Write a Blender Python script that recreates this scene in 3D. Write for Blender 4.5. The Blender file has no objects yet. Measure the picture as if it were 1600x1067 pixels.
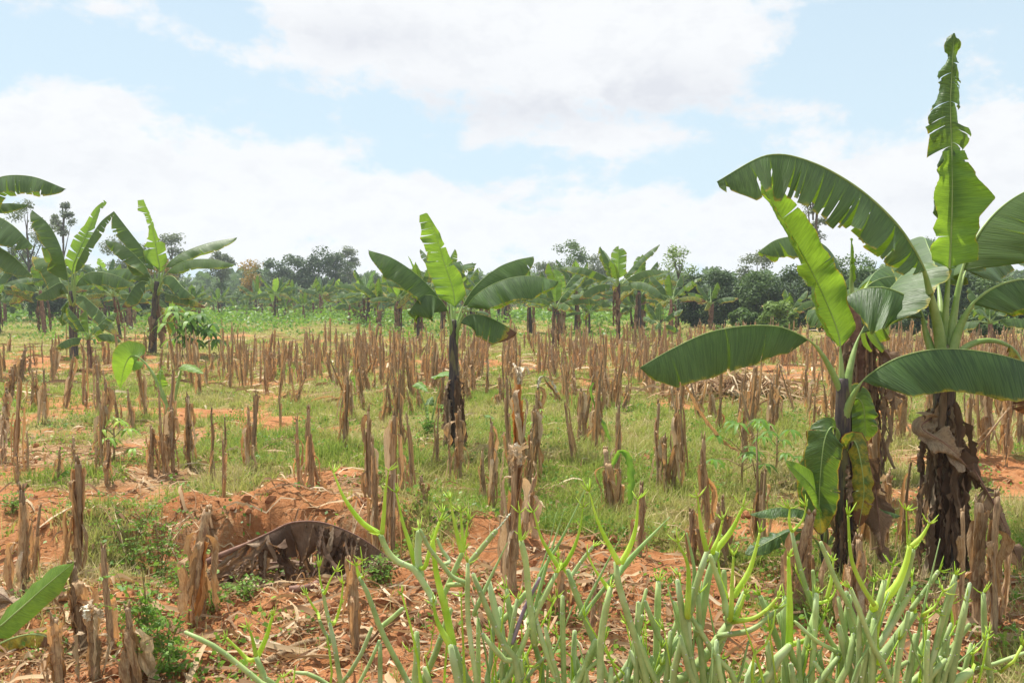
import bpy, math, random
import numpy as np
from mathutils import Vector, Matrix
R = math.radians
random.seed(7)
RNG = np.random.default_rng(7)
sc = bpy.context.scene
COL = sc.collection

# ------------------------------------------------------------------ camera
FPX = 1386.0
HOR = 465.0
PITCH = math.atan((533.5 - HOR) / FPX)
EYE = 1.6
cd = bpy.data.cameras.new('camera')
cam = bpy.data.objects.new('camera', cd)
COL.objects.link(cam)
cam.location = (0, 0, EYE)
cam.rotation_euler = (R(90) - PITCH, 0, 0)
cd.sensor_width = 36.0
cd.lens = FPX / 1600.0 * 36.0
cd.clip_start = 0.05
cd.clip_end = 6000
sc.camera = cam

# ------------------------------------------------------------------ sun, exposure
SUN_EL, SUN_AZ = 64.0, -38.0      # azimuth from +Y (the view direction) towards +X
sd = bpy.data.lights.new('sun', 'SUN')
sun = bpy.data.objects.new('sun', sd)
COL.objects.link(sun)
sd.energy = 5.0
sd.angle = R(0.6)
sd.color = (1.0, 0.955, 0.88)
_a, _e = R(SUN_AZ), R(SUN_EL)
SUNDIR = Vector((math.sin(_a) * math.cos(_e), math.cos(_a) * math.cos(_e), math.sin(_e)))
sun.rotation_euler = SUNDIR.to_track_quat('Z', 'Y').to_euler()
sc.view_settings.view_transform = 'Standard'
sc.view_settings.look = 'None'
sc.view_settings.exposure = 0.56
sc.view_settings.gamma = 1.0
sc.view_settings.use_curve_mapping = False
sc.cycles.max_bounces = 6
sc.cycles.diffuse_bounces = 3
sc.cycles.transmission_bounces = 4
sc.cycles.transparent_max_bounces = 6
sc.cycles.volume_bounces = 0


# ------------------------------------------------------------------ node helper
class NT:
    def __init__(s, tree):
        s.t = tree
        s.n = tree.nodes
        s.l = tree.links

    def add(s, typ, **kw):
        n = s.n.new(typ)
        for k, v in kw.items():
            setattr(n, k, v)
        return n

    def put(s, sock, v):
        if v is None:
            return
        if isinstance(v, bpy.types.NodeSocket):
            s.l.new(v, sock)
        else:
            if isinstance(v, (tuple, list)) and sock.type == 'RGBA' and len(v) == 3:
                v = (*v, 1)
            sock.default_value = v

    def math(s, op, a, b=None, c=None, clamp=False):
        n = s.add('ShaderNodeMath', operation=op, use_clamp=clamp)
        s.put(n.inputs[0], a)
        s.put(n.inputs[1], b)
        s.put(n.inputs[2], c)
        return n.outputs[0]

    def vmath(s, op, a, b=None):
        n = s.add('ShaderNodeVectorMath', operation=op)
        s.put(n.inputs[0], a)
        s.put(n.inputs[1], b)
        return n.outputs[0]

    def mix(s, f, a, b, mode='MIX'):
        n = s.add('ShaderNodeMix', data_type='RGBA', blend_type=mode)
        s.put(n.inputs[0], f)
        s.put(n.inputs[6], a)
        s.put(n.inputs[7], b)
        return n.outputs[2]

    def noise(s, vec, scale, detail=4, rough=0.55, dist=0.0):
        n = s.add('ShaderNodeTexNoise')
        s.put(n.inputs['Vector'], vec)
        n.inputs['Scale'].default_value = scale
        n.inputs['Detail'].default_value = detail
        n.inputs['Roughness'].default_value = rough
        n.inputs['Distortion'].default_value = dist
        return n.outputs[0]

    def ramp(s, f, pts):
        n = s.add('ShaderNodeValToRGB')
        s.put(n.inputs[0], f)
        el = n.color_ramp.elements
        while len(el) > 1:
            el.remove(el[-1])
        el[0].position = pts[0][0]
        el[0].color = pts[0][1] if len(pts[0][1]) == 4 else (*pts[0][1], 1)
        for p, c in pts[1:]:
            e = el.new(p)
            e.color = c if len(c) == 4 else (*c, 1)
        return n.outputs[0]

    def sstep(s, f, a, b):
        n = s.add('ShaderNodeMapRange', interpolation_type='SMOOTHSTEP')
        s.put(n.inputs[0], f)
        n.inputs[1].default_value = a
        n.inputs[2].default_value = b
        return n.outputs[0]

    def attr(s, name, out='Vector'):
        n = s.add('ShaderNodeAttribute', attribute_name=name)
        return n.outputs[out]

    def sep(s, v):
        n = s.add('ShaderNodeSeparateXYZ')
        s.put(n.inputs[0], v)
        return n.outputs

    def comb(s, x, y, z):
        n = s.add('ShaderNodeCombineXYZ')
        s.put(n.inputs[0], x)
        s.put(n.inputs[1], y)
        s.put(n.inputs[2], z)
        return n.outputs[0]


# ------------------------------------------------------------------ world: sky and clouds by direction
W = bpy.data.worlds.new('World')
sc.world = W
W.use_nodes = True
t = NT(W.node_tree)
t.n.clear()
sky = t.add('ShaderNodeTexSky', sky_type='NISHITA')
sky.sun_disc = False
sky.sun_elevation = R(SUN_EL)
sky.sun_rotation = R(SUN_AZ)
sky.air_density = 1.0
sky.dust_density = 0.6
sky.ozone_density = 1.0
tc = t.add('ShaderNodeTexCoord')
dx, dy, dz = t.sep(tc.outputs['Generated'])
az = t.math('ARCTAN2', dx, dy)
el = t.math('ARCSINE', dz)


def blob(cx, cy, rx, ry, amp):
    """a soft cloud mass centred at a compass direction and elevation"""
    a0 = math.atan((cx - 800) / FPX)
    e0 = math.atan((HOR - cy) / FPX)
    u = t.math('DIVIDE', t.math('SUBTRACT', az, a0), rx / FPX)
    v = t.math('DIVIDE', t.math('SUBTRACT', el, e0), ry / FPX)
    q = t.math('ADD', t.math('MULTIPLY', u, u), t.math('MULTIPLY', v, v))
    g = t.math('EXPONENT', t.math('MULTIPLY', q, -1.0))
    return t.math('MULTIPLY', g, amp)


def tot(lst):
    r = lst[0]
    for q in lst[1:]:
        r = t.math('ADD', r, q)
    return r


nvec = t.comb(az, t.math('MULTIPLY', el, 1.7), 0.3)
n1 = t.noise(nvec, 7.0, 9, 0.6, 0.15)
n2 = t.noise(nvec, 26.0, 7, 0.65, 0.1)
nn = t.math('ADD', t.math('MULTIPLY', n1, 0.8), t.math('MULTIPLY', n2, 0.2))
E = tot([blob(540, 30, 190, 80, .42), blob(820, 80, 260, 95, .62), blob(1010, 110, 180, 80, .34), blob(1220, 10, 160, 60, .3),
         blob(60, 235, 210, 62, .52), blob(300, 300, 230, 70, .36), blob(600, 320, 260, 70, .36), blob(960, 220, 150, 18, .34),
         blob(800, 400, 900, 75, .40), blob(1500, 290, 260, 80, .42), blob(1230, 330, 260, 80, .34), blob(30, 80, 70, 25, .22), blob(1500, 110, 60, 20, .2),
         blob(170, 60, 30, 14, .2), blob(270, 95, 60, 20, .18), blob(430, 105, 90, 16, .22),
         blob(500, 200, 170, 35, -.18), blob(150, 120, 260, 50, -.16), blob(1420, 60, 240, 90, -.12)])
dens = t.math('ADD', t.math('MULTIPLY', t.math('SUBTRACT', nn, 0.5), 2.1), E)
cov = t.sstep(dens, 0.10, 0.36)
# grey bases of the two thick masses
base = tot([blob(860, 165, 270, 42, 1.0), blob(560, 75, 150, 32, .7), blob(120, 275, 220, 30, .4), blob(1500, 330, 220, 30, .35), blob(1020, 150, 120, 40, .5)])
shade = t.math('ADD', t.math('MULTIPLY', base, t.sstep(n1, 0.30, 0.62)), t.math('MULTIPLY', t.sstep(n2, .45, .62), .22), clamp=True)
ccol = t.mix(shade, (7.25, 7.3, 7.4), (5.8, 5.9, 6.3))
# thin even veil over the blue
veil = t.math('MULTIPLY', t.math('SUBTRACT', 1.0, t.sstep(el, 0.0, 0.9)), 0.55)
skyc = t.mix(t.math('ADD', veil, 0.40, clamp=True), sky.outputs[0], (5.2, 6.5, 7.3))
high = t.math('MULTIPLY', t.sstep(el, 0.42, 0.62), t.sstep(t.noise(nvec, 2.2, 4, 0.6), 0.36, 0.6))   # bright broken cloud added overhead, out of view, as fill light
fill_cloud = (10.0, 10.1, 10.3)
upper = t.sstep(el, -0.02, 0.02)
fin = t.mix(t.math('MULTIPLY', cov, 0.93), skyc, ccol)
fin = t.mix(high, fin, fill_cloud)
fin = t.mix(upper, sky.outputs[0], fin)
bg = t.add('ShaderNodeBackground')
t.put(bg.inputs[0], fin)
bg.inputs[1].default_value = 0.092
wo = t.add('ShaderNodeOutputWorld')
t.l.new(bg.outputs[0], wo.inputs[0])


# ------------------------------------------------------------------ pixel helpers (reference frame 1600 x 1067)
CP, SP = math.cos(PITCH), math.sin(PITCH)


def ray(px, py):
    a, b = (px - 800.0) / FPX, (533.5 - py) / FPX
    return np.array([a, CP + SP * b, -SP + CP * b])


def P(px, py, d):
    r = ray(px, py)
    return r * (d / r[1]) + np.array([0, 0, EYE])


# ------------------------------------------------------------------ noise in numpy
_perm = np.random.default_rng(3).random((256, 256))


def vnoise(x, y):
    xi, yi = np.floor(x).astype(int), np.floor(y).astype(int)
    fx, fy = x - xi, y - yi
    fx = fx * fx * (3 - 2 * fx)
    fy = fy * fy * (3 - 2 * fy)
    a = _perm[xi & 255, yi & 255]
    b = _perm[(xi + 1) & 255, yi & 255]
    c = _perm[xi & 255, (yi + 1) & 255]
    d = _perm[(xi + 1) & 255, (yi + 1) & 255]
    return (a * (1 - fx) + b * fx) * (1 - fy) + (c * (1 - fx) + d * fx) * fy


def fbm(x, y, sc_=1.0, o=4, g=0.5):
    s, a, tt = 0, 1.0, 0
    x, y = np.asarray(x, float) * sc_, np.asarray(y, float) * sc_
    for i in range(o):
        s = s + a * vnoise(x + 17.3 * i, y - 9.1 * i)
        tt += a
        a *= g
        x, y = x * 2.03, y * 2.03
    return s / tt


def sst(x, a, b):
    q = np.clip((x - a) / (b - a), 0, 1)
    return q * q * (3 - 2 * q)


def g0(px, py):
    """ground point on the flat plane"""
    r = ray(px, py)
    k = EYE / -r[2]
    return r[0] * k, r[1] * k


def bump(x, y, cx, cy, rx, ry):
    return np.exp(-((x - cx) / rx) ** 2 - ((y - cy) / ry) ** 2)


PIT = g0(395, 868)
PILE = g0(1150, 622)


def G(px, py):
    r = ray(px, py)
    k = EYE / -r[2]
    for _ in range(6):
        h = float(gh(r[0] * k, r[1] * k))
        k = (EYE - h) / -r[2]
    return np.array([r[0] * k, r[1] * k, float(gh(r[0] * k, r[1] * k))])


def GD(px, d):
    x = (px - 800.0) / FPX * d * 1.0
    return np.array([x, d, float(gh(x, d))])


# green / bare / straw layout, in metres, read off the photograph
def spots(lst):
    out = []
    for (px, py, rx, ry, a) in lst:
        cx, cy = g0(px, py)
        _, y1 = g0(px, py + ry)
        _, y2 = g0(px, max(py - ry, 472))
        out.append((cx, cy, rx / FPX * cy, max((y2 - y1) / 2, .1), a))
    return out


GREEN = spots([(880, 760, 260, 90, .35), (720, 640, 220, 50, .30), (280, 800, 110, 60, .45), (950, 660, 250, 60, .25), (200, 620, 180, 40, .2), (420, 700, 120, 50, .22),
               (1220, 700, 150, 90, .25), (1560, 800, 70, 60, .3), (250, 500, 400, 14, .25), (600, 500, 300, 8, .1), (230, 950, 60, 90, .25), (700, 800, 80, 30, .2), (1480, 640, 120, 40, .2)])
BARE = spots([(420, 800, 170, 60, .8), (1000, 930, 150, 70, .7), (1570, 740, 110, 28, .85), (200, 1020, 260, 60, .45), (420, 1000, 220, 60, .5), (700, 930, 160, 60, .4), (30, 850, 60, 50, .3),
              (1450, 1000, 120, 60, .4), (200, 770, 90, 14, .2), (540, 673, 50, 8, .45), (580, 497, 60, 5, .7), (180, 531, 70, 5, .7), (340, 528, 50, 4, .6), (1060, 640, 50, 12, .45), (1240, 900, 60, 50, .4), (80, 560, 50, 8, .4),
              (20, 660, 60, 16, .5), (480, 493, 60, 4, .5)])
STRAW = spots([(90, 700, 150, 22, .9), (330, 740, 110, 22, .6), (640, 770, 120, 22, .6), (700, 690, 110, 14, .8), (400, 870, 160, 40, .7), (60, 900, 70, 40, .4), (120, 790, 90, 16, .4), (920, 850, 100, 20, .4),
               (600, 930, 200, 40, .35), (1400, 900, 220, 60, .4), (480, 560, 120, 10, .3), (900, 1000, 200, 40, .3), (1150, 612, 70, 12, .8), (250, 1050, 200, 40, .4)])


def field(x, y, lst):
    s = np.zeros_like(np.asarray(x, float))
    for (cx, cy, rx, ry, a) in lst:
        s = s + a * bump(x, y, cx, cy, rx, ry)
    return s


def gh(x, y):
    x = np.asarray(x, float)
    y = np.asarray(y, float)
    r = np.hypot(x, y)
    h = (fbm(x, y, 0.35, 3) - 0.5) * 0.16
    h = h + (fbm(x, y, 1.7, 4) - 0.5) * 0.13
    near = 1 / (1 + (r / 18.0) ** 2)
    bare = np.clip(field(x, y, BARE), 0, 1)
    h = h + (fbm(x + 5, y, 6.0, 4, 0.6) - 0.5) * (0.085 + .07 * bare) * near
    h = h + (fbm(x, y + 8, 24.0, 3, 0.6) - 0.5) * (.012 + .035 * bare) * near
    h = h + (np.abs(fbm(x, y + 3, 17.0, 3, 0.6) - 0.5)) * 0.05 * near * sst(fbm(x, y, 1.1, 2), .4, .65)
    # the dug pit, its heaped far rim
    q = np.hypot((x - PIT[0]) / 1.0, (y - PIT[1]) / 0.62) + (fbm(x, y, 3.0, 3) - 0.5) * 0.5 + (fbm(x, y, 14.0, 3) - 0.5) * 0.22
    h = h + 0.20 * np.exp(-((q - 1.35) / 0.45) ** 2) * sst(y - PIT[1], -0.1, 0.5)
    h = h - 0.24 * (1 - sst(q, 0.62, 1.02))
    h = h + 0.16 * bump(x, y, PILE[0], PILE[1], 1.0, 0.55)
    h = h * sst(r, 0.2, 1.5)
    far = sst(r, 90, 600)
    return h * (1 - far * 0.5)


def masks(x, y):
    n = fbm(x, y, 1.3, 4)
    m = fbm(x + 40, y - 7, 0.45, 3)
    d = np.hypot(x, y)
    g = 0.50 + (n - 0.5) * 2.2 + (m - 0.5) * 0.9 + field(x, y, GREEN) * 1.5 - field(x, y, BARE) * 1.6 + sst(d, 12, 30) * 0.22 - (1 - sst(d, 3.5, 6)) * .25
    s = 0.13 + (fbm(x - 9, y + 21, 1.9, 3) - 0.5) * 1.5 + field(x, y, STRAW)
    return np.clip(g, 0, 1), np.clip(s, 0, 1)


# ------------------------------------------------------------------ mesh helpers
def tag(o, label=None, cat=None, group=None, kind=None):
    if label:
        o['label'] = label
    if cat:
        o['category'] = cat
    if group:
        o['group'] = group
    if kind:
        o['kind'] = kind
    return o


def empty(name, loc=(0, 0, 0), rz=0.0, s=1.0):
    o = bpy.data.objects.new(name, None)
    o.empty_display_size = 0.1
    COL.objects.link(o)
    o.location = tuple(float(v) for v in loc)
    o.rotation_euler = (0, 0, rz)
    o.scale = (s, s, s)
    return o


class MB:
    """collects patches (grids) and tubes into one mesh, with a per-vertex vector 'st'"""

    def __init__(s):
        s.v, s.f, s.st, s.mi, s.n = [], [], [], [], 0

    def grid(s, V, ST, mi=0, wrap=False):
        a, b = V.shape[:2]
        idx = np.arange(a * b).reshape(a, b) + s.n
        if wrap:
            idx = np.concatenate([idx, idx[:, :1]], 1)
        q = np.stack([idx[:-1, :-1], idx[1:, :-1], idx[1:, 1:], idx[:-1, 1:]], -1).reshape(-1, 4)
        s.v.append(V.reshape(-1, 3))
        s.st.append(ST.reshape(-1, 3))
        s.f.append(q)
        s.mi.append(np.full(len(q), mi))
        s.n += a * b

    def raw(s, V, F, ST=None, mi=0):
        s.v.append(V)
        s.st.append(np.zeros_like(V) if ST is None else ST)
        s.f.append(F + s.n)
        s.mi.append(np.full(len(F), mi))
        s.n += len(V)

    def tube(s, pts, rad, n=8, cap=True, mi=0, st0=0.0, jit=0.0):
        pts = np.asarray(pts, float)
        k = len(pts)
        rad = np.broadcast_to(np.asarray(rad, float), (k,))
        T = np.gradient(pts, axis=0)
        T /= np.linalg.norm(T, axis=1)[:, None] + 1e-9
        ref = np.array([0.0, 0.0, 1.0]) if abs(T[:, 2].mean()) < 0.8 else np.array([1.0, 0.0, 0.0])
        A = np.cross(T, ref)
        A /= np.linalg.norm(A, axis=1)[:, None] + 1e-9
        B = np.cross(T, A)
        th = np.linspace(0, 2 * np.pi, n, endpoint=False)
        rr = rad[:, None] * (1 + jit * (RNG.random((k, n)) - 0.5))
        V = pts[:, None] + rr[..., None] * (np.cos(th)[None, :, None] * A[:, None] + np.sin(th)[None, :, None] * B[:, None])
        L = np.concatenate([[0], np.cumsum(np.linalg.norm(np.diff(pts, axis=0), axis=1))])
        ST = np.zeros((k, n, 3))
        ST[..., 0] = L[:, None] + st0
        ST[..., 1] = (th / (2 * np.pi))[None]
        if cap:
            V = np.concatenate([np.repeat(pts[:1, None], n, 1), V, np.repeat(pts[-1:, None] + T[-1] * rad[-1] * .25, n, 1)])
            ST = np.concatenate([ST[:1], ST, ST[-1:]])
        s.grid(V, ST, mi, wrap=True)

    def data(s):
        return np.concatenate(s.v), s.f, np.concatenate(s.st), s.mi

    def build(s, name, mats, parent=None, smooth=True, link=True):
        me = bpy.data.meshes.new(name)
        V = np.concatenate(s.v)
        ST = np.concatenate(s.st)
        loops = np.concatenate([f.reshape(-1) for f in s.f])
        cnt = np.concatenate([np.full(len(f), f.shape[1]) for f in s.f])
        me.vertices.add(len(V))
        me.vertices.foreach_set('co', V.astype(np.float32).ravel())
        me.loops.add(len(loops))
        me.loops.foreach_set('vertex_index', loops.astype(np.int32))
        me.polygons.add(len(cnt))
        me.polygons.foreach_set('loop_start', np.concatenate([[0], np.cumsum(cnt)[:-1]]).astype(np.int32))
        me.polygons.foreach_set('loop_total', cnt.astype(np.int32))
        me.polygons.foreach_set('material_index', np.concatenate(s.mi).astype(np.int32))
        me.polygons.foreach_set('use_smooth', np.full(len(cnt), bool(smooth)))
        a = me.attributes.new('st', 'FLOAT_VECTOR', 'POINT')
        a.data.foreach_set('vector', ST.astype(np.float32).ravel())
        for m in (mats if isinstance(mats, (list, tuple)) else [mats]):
            me.materials.append(m)
        me.update(calc_edges=True)
        me.validate()
        o = bpy.data.objects.new(name, me)
        if link:
            COL.objects.link(o)
        if parent is not None:
            o.parent = parent
        return o


def catmull(pts, n):
    pts = np.asarray(pts, float)
    if len(pts) == 2:
        q = np.linspace(0, 1, n)[:, None]
        return pts[0] * (1 - q) + pts[1] * q
    p = np.vstack([2 * pts[0] - pts[1], pts, 2 * pts[-1] - pts[-2]])
    seg = len(pts) - 1
    u = np.linspace(0, seg - 1e-6, n * 3)
    i = u.astype(int)
    f = (u - i)[:, None]
    a, b, c, d = p[i], p[i + 1], p[i + 2], p[i + 3]
    r = 0.5 * ((2 * b) + (c - a) * f + (2 * a - 5 * b + 4 * c - d) * f ** 2 + (3 * b - a - 3 * c + d) * f ** 3)
    L = np.concatenate([[0], np.cumsum(np.linalg.norm(np.diff(r, axis=0), axis=1))])
    q = np.linspace(0, L[-1], n)
    return np.stack([np.interp(q, L, r[:, k]) for k in range(3)], 1)


# ------------------------------------------------------------------ materials
def newmat(name):
    m = bpy.data.materials.new(name)
    m.use_nodes = True
    m.node_tree.nodes.clear()
    t = NT(m.node_tree)
    out = t.add('ShaderNodeOutputMaterial')
    return m, t, out


def principled(t, col, rough=0.6, bumpv=None, bs=0.3, bd=0.01, spec=0.3):
    p = t.add('ShaderNodeBsdfPrincipled')
    t.put(p.inputs['Base Color'], col)
    t.put(p.inputs['Roughness'], rough)
    p.inputs['Specular IOR Level'].default_value = spec
    nrm = None
    if bumpv is not None:
        b = t.add('ShaderNodeBump')
        b.inputs['Strength'].default_value = bs
        b.inputs['Distance'].default_value = bd
        t.put(b.inputs['Height'], bumpv)
        nrm = b.outputs[0]
        t.l.new(nrm, p.inputs['Normal'])
    return p, nrm


def m_banana(name, dark, mid, trans, tmix=0.35, rough=0.45, freq=95):
    """banana blade: ribs across the blade, pale midline, dry tips (st.z), light passing through"""
    m, t, out = newmat(name)
    x, y, z = t.sep(t.attr('st'))
    ya = t.math('ABSOLUTE', y)
    oi = t.add('ShaderNodeObjectInfo')
    rib = t.noise(t.comb(t.math('ADD', x, t.math('MULTIPLY', ya, -0.05)), t.math('MULTIPLY', y, 0.02), oi.outputs['Random']), freq, 2, 0.6)
    band = t.noise(t.comb(t.math('ADD', x, 0.0), t.math('MULTIPLY', y, 0.06), oi.outputs['Random']), 7.0, 3, 0.6)
    c = t.mix(t.sstep(rib, 0.35, 0.65), dark, mid)
    c = t.mix(t.math('MULTIPLY', t.sstep(band, 0.5, 0.72), 0.55), c, tuple(min(1, v * 1.7) for v in mid))
    c = t.mix(t.math('MULTIPLY', oi.outputs['Random'], 0.35), c, (mid[0] * 1.3, mid[1] * 1.05, mid[2] * 0.8))
    tcn = t.add('ShaderNodeTexCoord')
    blot = t.noise(tcn.outputs['Object'], 22, 4, 0.65)
    dry = t.sstep(t.math('ADD', z, t.math('MULTIPLY', t.math('SUBTRACT', blot, 0.5), 0.9)), 0.42, 0.62)
    yel = t.sstep(t.math('ADD', z, t.math('MULTIPLY', t.math('SUBTRACT', blot, 0.5), 0.9)), 0.18, 0.5)
    c = t.mix(yel, c, (0.42, 0.36, 0.03))
    c = t.mix(dry, c, (0.17, 0.075, 0.03))
    tr = t.mix(yel, trans, (0.6, 0.42, 0.04))
    tr = t.mix(dry, tr, (0.18, 0.07, 0.02))
    rb = t.mix(t.sstep(rib, 0.3, 0.7), (0.7, 0.7, 0.7), (1, 1, 1))
    tr = t.mix(1.0, tr, rb, 'MULTIPLY')
    spk = t.noise(tcn.outputs['Object'], 75, 3, 0.6)
    c = t.mix(t.math('MULTIPLY', t.sstep(spk, 0.70, 0.76), 0.8), c, (0.16, 0.10, 0.04))
    p, nrm = principled(t, c, rough, t.math('ADD', t.math('MULTIPLY', rib, 0.6), band), 0.6, 0.014, 0.4)
    tl = t.add('ShaderNodeBsdfTranslucent')
    t.put(tl.inputs[0], tr)
    mx = t.add('ShaderNodeMixShader')
    mx.inputs[0].default_value = tmix
    t.l.new(p.outputs[0], mx.inputs[1])
    t.l.new(tl.outputs[0], mx.inputs[2])
    t.l.new(mx.outputs[0], out.inputs[0])
    return m


def m_simple(name, c1, c2, scale=8, rough=0.7, stretch=(1, 1, 1), trans=None, tmix=0.3, c3=None, bs=0.4, bd=0.01, rnd=0.3, lo=0.35, hi=0.65, spec=0.25, space='Object'):
    m, t, out = newmat(name)
    tcn = t.add('ShaderNodeTexCoord')
    src = tcn.outputs['Object'] if space == 'Object' else t.attr('st')
    oi = t.add('ShaderNodeObjectInfo')
    v = t.vmath('MULTIPLY', src, stretch)
    v = t.vmath('ADD', v, t.comb(oi.outputs['Random'], t.math('MULTIPLY', oi.outputs['Random'], 7.3), 0.0))
    n = t.noise(v, scale, 5, 0.62)
    c = t.mix(t.sstep(n, lo, hi), c1, c2)
    if c3 is not None:
        n3 = t.noise(v, scale * 0.35, 3, 0.6)
        c = t.mix(t.sstep(n3, 0.52, 0.66), c, c3)
    k = t.math('ADD', 1.0 - rnd / 2, t.math('MULTIPLY', oi.outputs['Random'], rnd))
    kk = t.comb(k, k, k)
    c = t.mix(1.0, c, kk, 'MULTIPLY')
    p, nrm = principled(t, c, rough, n, bs, bd, spec)
    sh = p.outputs[0]
    if trans:
        tl = t.add('ShaderNodeBsdfTranslucent')
        t.put(tl.inputs[0], t.mix(1.0, (*trans, 1), kk, 'MULTIPLY'))
        mx = t.add('ShaderNodeMixShader')
        mx.inputs[0].default_value = tmix
        t.l.new(sh, mx.inputs[1])
        t.l.new(tl.outputs[0], mx.inputs[2])
        sh = mx.outputs[0]
    t.l.new(sh, out.inputs[0])
    return m


def m_varied(name, stops, trans=None, tmix=0.3, rough=0.6, spec=0.2):
    """colour picked by st.z (0..1, drawn per blade or leaf)"""
    m, t, out = newmat(name)
    x, y, z = t.sep(t.attr('st'))
    c = t.ramp(z, stops)
    p, nrm = principled(t, c, rough, None, spec=spec)
    sh = p.outputs[0]
    if trans:
        tl = t.add('ShaderNodeBsdfTranslucent')
        cc = t.mix(0.6, c, trans)
        t.put(tl.inputs[0], cc)
        mx = t.add('ShaderNodeMixShader')
        mx.inputs[0].default_value = tmix
        t.l.new(sh, mx.inputs[1])
        t.l.new(tl.outputs[0], mx.inputs[2])
        sh = mx.outputs[0]
    t.l.new(sh, out.inputs[0])
    return m


M = {}
M['leaf'] = m_banana('banana_blade', (0.036, 0.076, 0.022), (0.072, 0.138, 0.036), (0.26, 0.44, 0.025), 0.28)
M['leaf_young'] = m_banana('banana_blade_young', (0.085, 0.20, 0.035), (0.13, 0.27, 0.04), (0.40, 0.64, 0.045), 0.42)


def m_dead():
    m, t, out = newmat('banana_blade_dry')
    st = t.attr('st')
    x, y, z = t.sep(st)
    rib = t.noise(t.comb(t.math('MULTIPLY', x, 1.0), t.math('MULTIPLY', y, .12), z), 70, 4, 0.65)
    tcn = t.add('ShaderNodeTexCoord')
    bl = t.noise(tcn.outputs['Object'], 9, 4, 0.6)
    c = t.ramp(t.math('ADD', t.math('MULTIPLY', z, .75), t.math('MULTIPLY', bl, .3)), [(0.05, (0.055, 0.032, 0.022)), (.35, (0.16, 0.098, 0.062)), (.65, (0.32, 0.215, 0.135)), (1, (0.56, 0.44, 0.30))])
    c = t.mix(t.math('MULTIPLY', t.sstep(rib, .45, .6), .4), c, (0.09, 0.055, 0.038))
    p, _ = principled(t, c, .75, rib, .7, .012, .2)
    tl = t.add('ShaderNodeBsdfTranslucent')
    t.put(tl.inputs[0], t.mix(.5, c, (0.5, 0.28, 0.12)))
    mx = t.add('ShaderNodeMixShader')
    mx.inputs[0].default_value = .22
    t.l.new(p.outputs[0], mx.inputs[1])
    t.l.new(tl.outputs[0], mx.inputs[2])
    t.l.new(mx.outputs[0], out.inputs[0])
    return m


M['leaf_dead'] = m_dead()
M['midrib'] = m_simple('banana_midrib', (0.24, 0.36, 0.10), (0.36, 0.46, 0.17), 12, 0.4, (1, 1, 1), (0.4, 0.5, 0.1), 0.12, rnd=0.15, bs=0.1)
M['midrib_dead'] = m_simple('banana_midrib_dry', (0.16, 0.08, 0.055), (0.30, 0.17, 0.12), 12, 0.7, (1, 1, 1))
M['trunk'] = m_simple('banana_pseudostem', (0.045, 0.035, 0.045), (0.11, 0.085, 0.07), 9, 0.5, (6, 6, .9), c3=(0.17, 0.15, 0.07), bs=0.5, bd=0.012, rnd=0.3)
M['stem'] = m_simple('maize_stem_dry', (0.24, 0.15, 0.082), (0.45, 0.31, 0.175), 30, 0.7, (8, 8, 0.5), None, 0, (0.19, 0.11, 0.065), rnd=0.6, bs=0.5, bd=0.004)
M['husk'] = m_simple('maize_leaf_dry', (0.32, 0.20, 0.105), (0.60, 0.44, 0.255), 26, 0.75, (8, 8, 0.45), (0.60, 0.30, 0.10), 0.30, (0.25, 0.15, 0.085), rnd=0.6, bs=0.7, bd=0.006)
M['husk_pale'] = m_simple('maize_leaf_bleached', (0.44, 0.31, 0.18), (0.66, 0.52, 0.35), 26, 0.75, (8, 8, 0.45), (0.6, 0.4, 0.2), 0.25, rnd=0.5, bs=0.6, bd=0.006)
M['husk_orange'] = m_simple('maize_sheath_orange', (0.50, 0.21, 0.06), (0.66, 0.36, 0.13), 20, 0.7, (2.4, 2.4, 0.3), (0.85, 0.36, 0.08), 0.35, rnd=0.2, bs=0.5, bd=0.004)
M['cut'] = m_simple('maize_cut_end', (0.62, 0.52, 0.38), (0.8, 0.72, 0.55), 60, 0.8)
M['succ'] = m_simple('succulent_stem', (0.26, 0.36, 0.125), (0.40, 0.50, 0.19), 16, 0.5, (1, 1, 1), None, 0, (0.42, 0.53, 0.27), rnd=0.35, bs=0.35, bd=0.003, spec=0.3)
M['succ_scar'] = m_simple('succulent_scar', (0.40, 0.44, 0.30), (0.55, 0.55, 0.42), 60, 0.8)
M['shoot'] = m_simple('succulent_shoot', (0.33, 0.52, 0.055), (0.54, 0.70, 0.12), 14, 0.45, (1, 1, 1), (0.75, 0.9, 0.08), 0.30, rnd=0.25, bs=0.15, bd=0.003)
M['spear'] = m_simple('succulent_spear', (0.29, 0.43, 0.15), (0.40, 0.54, 0.22), 14, 0.45, (1, 1, 1), (0.3, 0.5, 0.15), 0.2, rnd=0.2, bs=0.2, bd=0.003)
M['grass'] = m_varied('grass_blades', [(0, (0.10, 0.17, 0.025)), (0.35, (0.19, 0.26, 0.045)), (0.62, (0.31, 0.32, 0.085)), (0.85, (0.44, 0.36, 0.17)), (1, (0.55, 0.43, 0.24))], (0.5, 0.62, 0.1), 0.35)
M['weed'] = m_varied('weed_leaves', [(0, (0.055, 0.13, 0.022)), (0.5, (0.11, 0.22, 0.035)), (0.85, (0.20, 0.34, 0.05)), (1, (0.38, 0.46, 0.06))], (0.35, 0.6, 0.06), 0.32, 0.45)
M['straw'] = m_varied('straw_strips', [(0, (0.15, 0.08, 0.04)), (0.4, (0.32, 0.20, 0.105)), (0.8, (0.52, 0.38, 0.22)), (1, (0.68, 0.56, 0.38))], (0.5, 0.3, 0.12), 0.2, 0.8)
M['bark'] = m_simple('tree_bark', (0.07, 0.05, 0.04), (0.16, 0.13, 0.10), 6, 0.85, (3, 3, .6))
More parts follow.
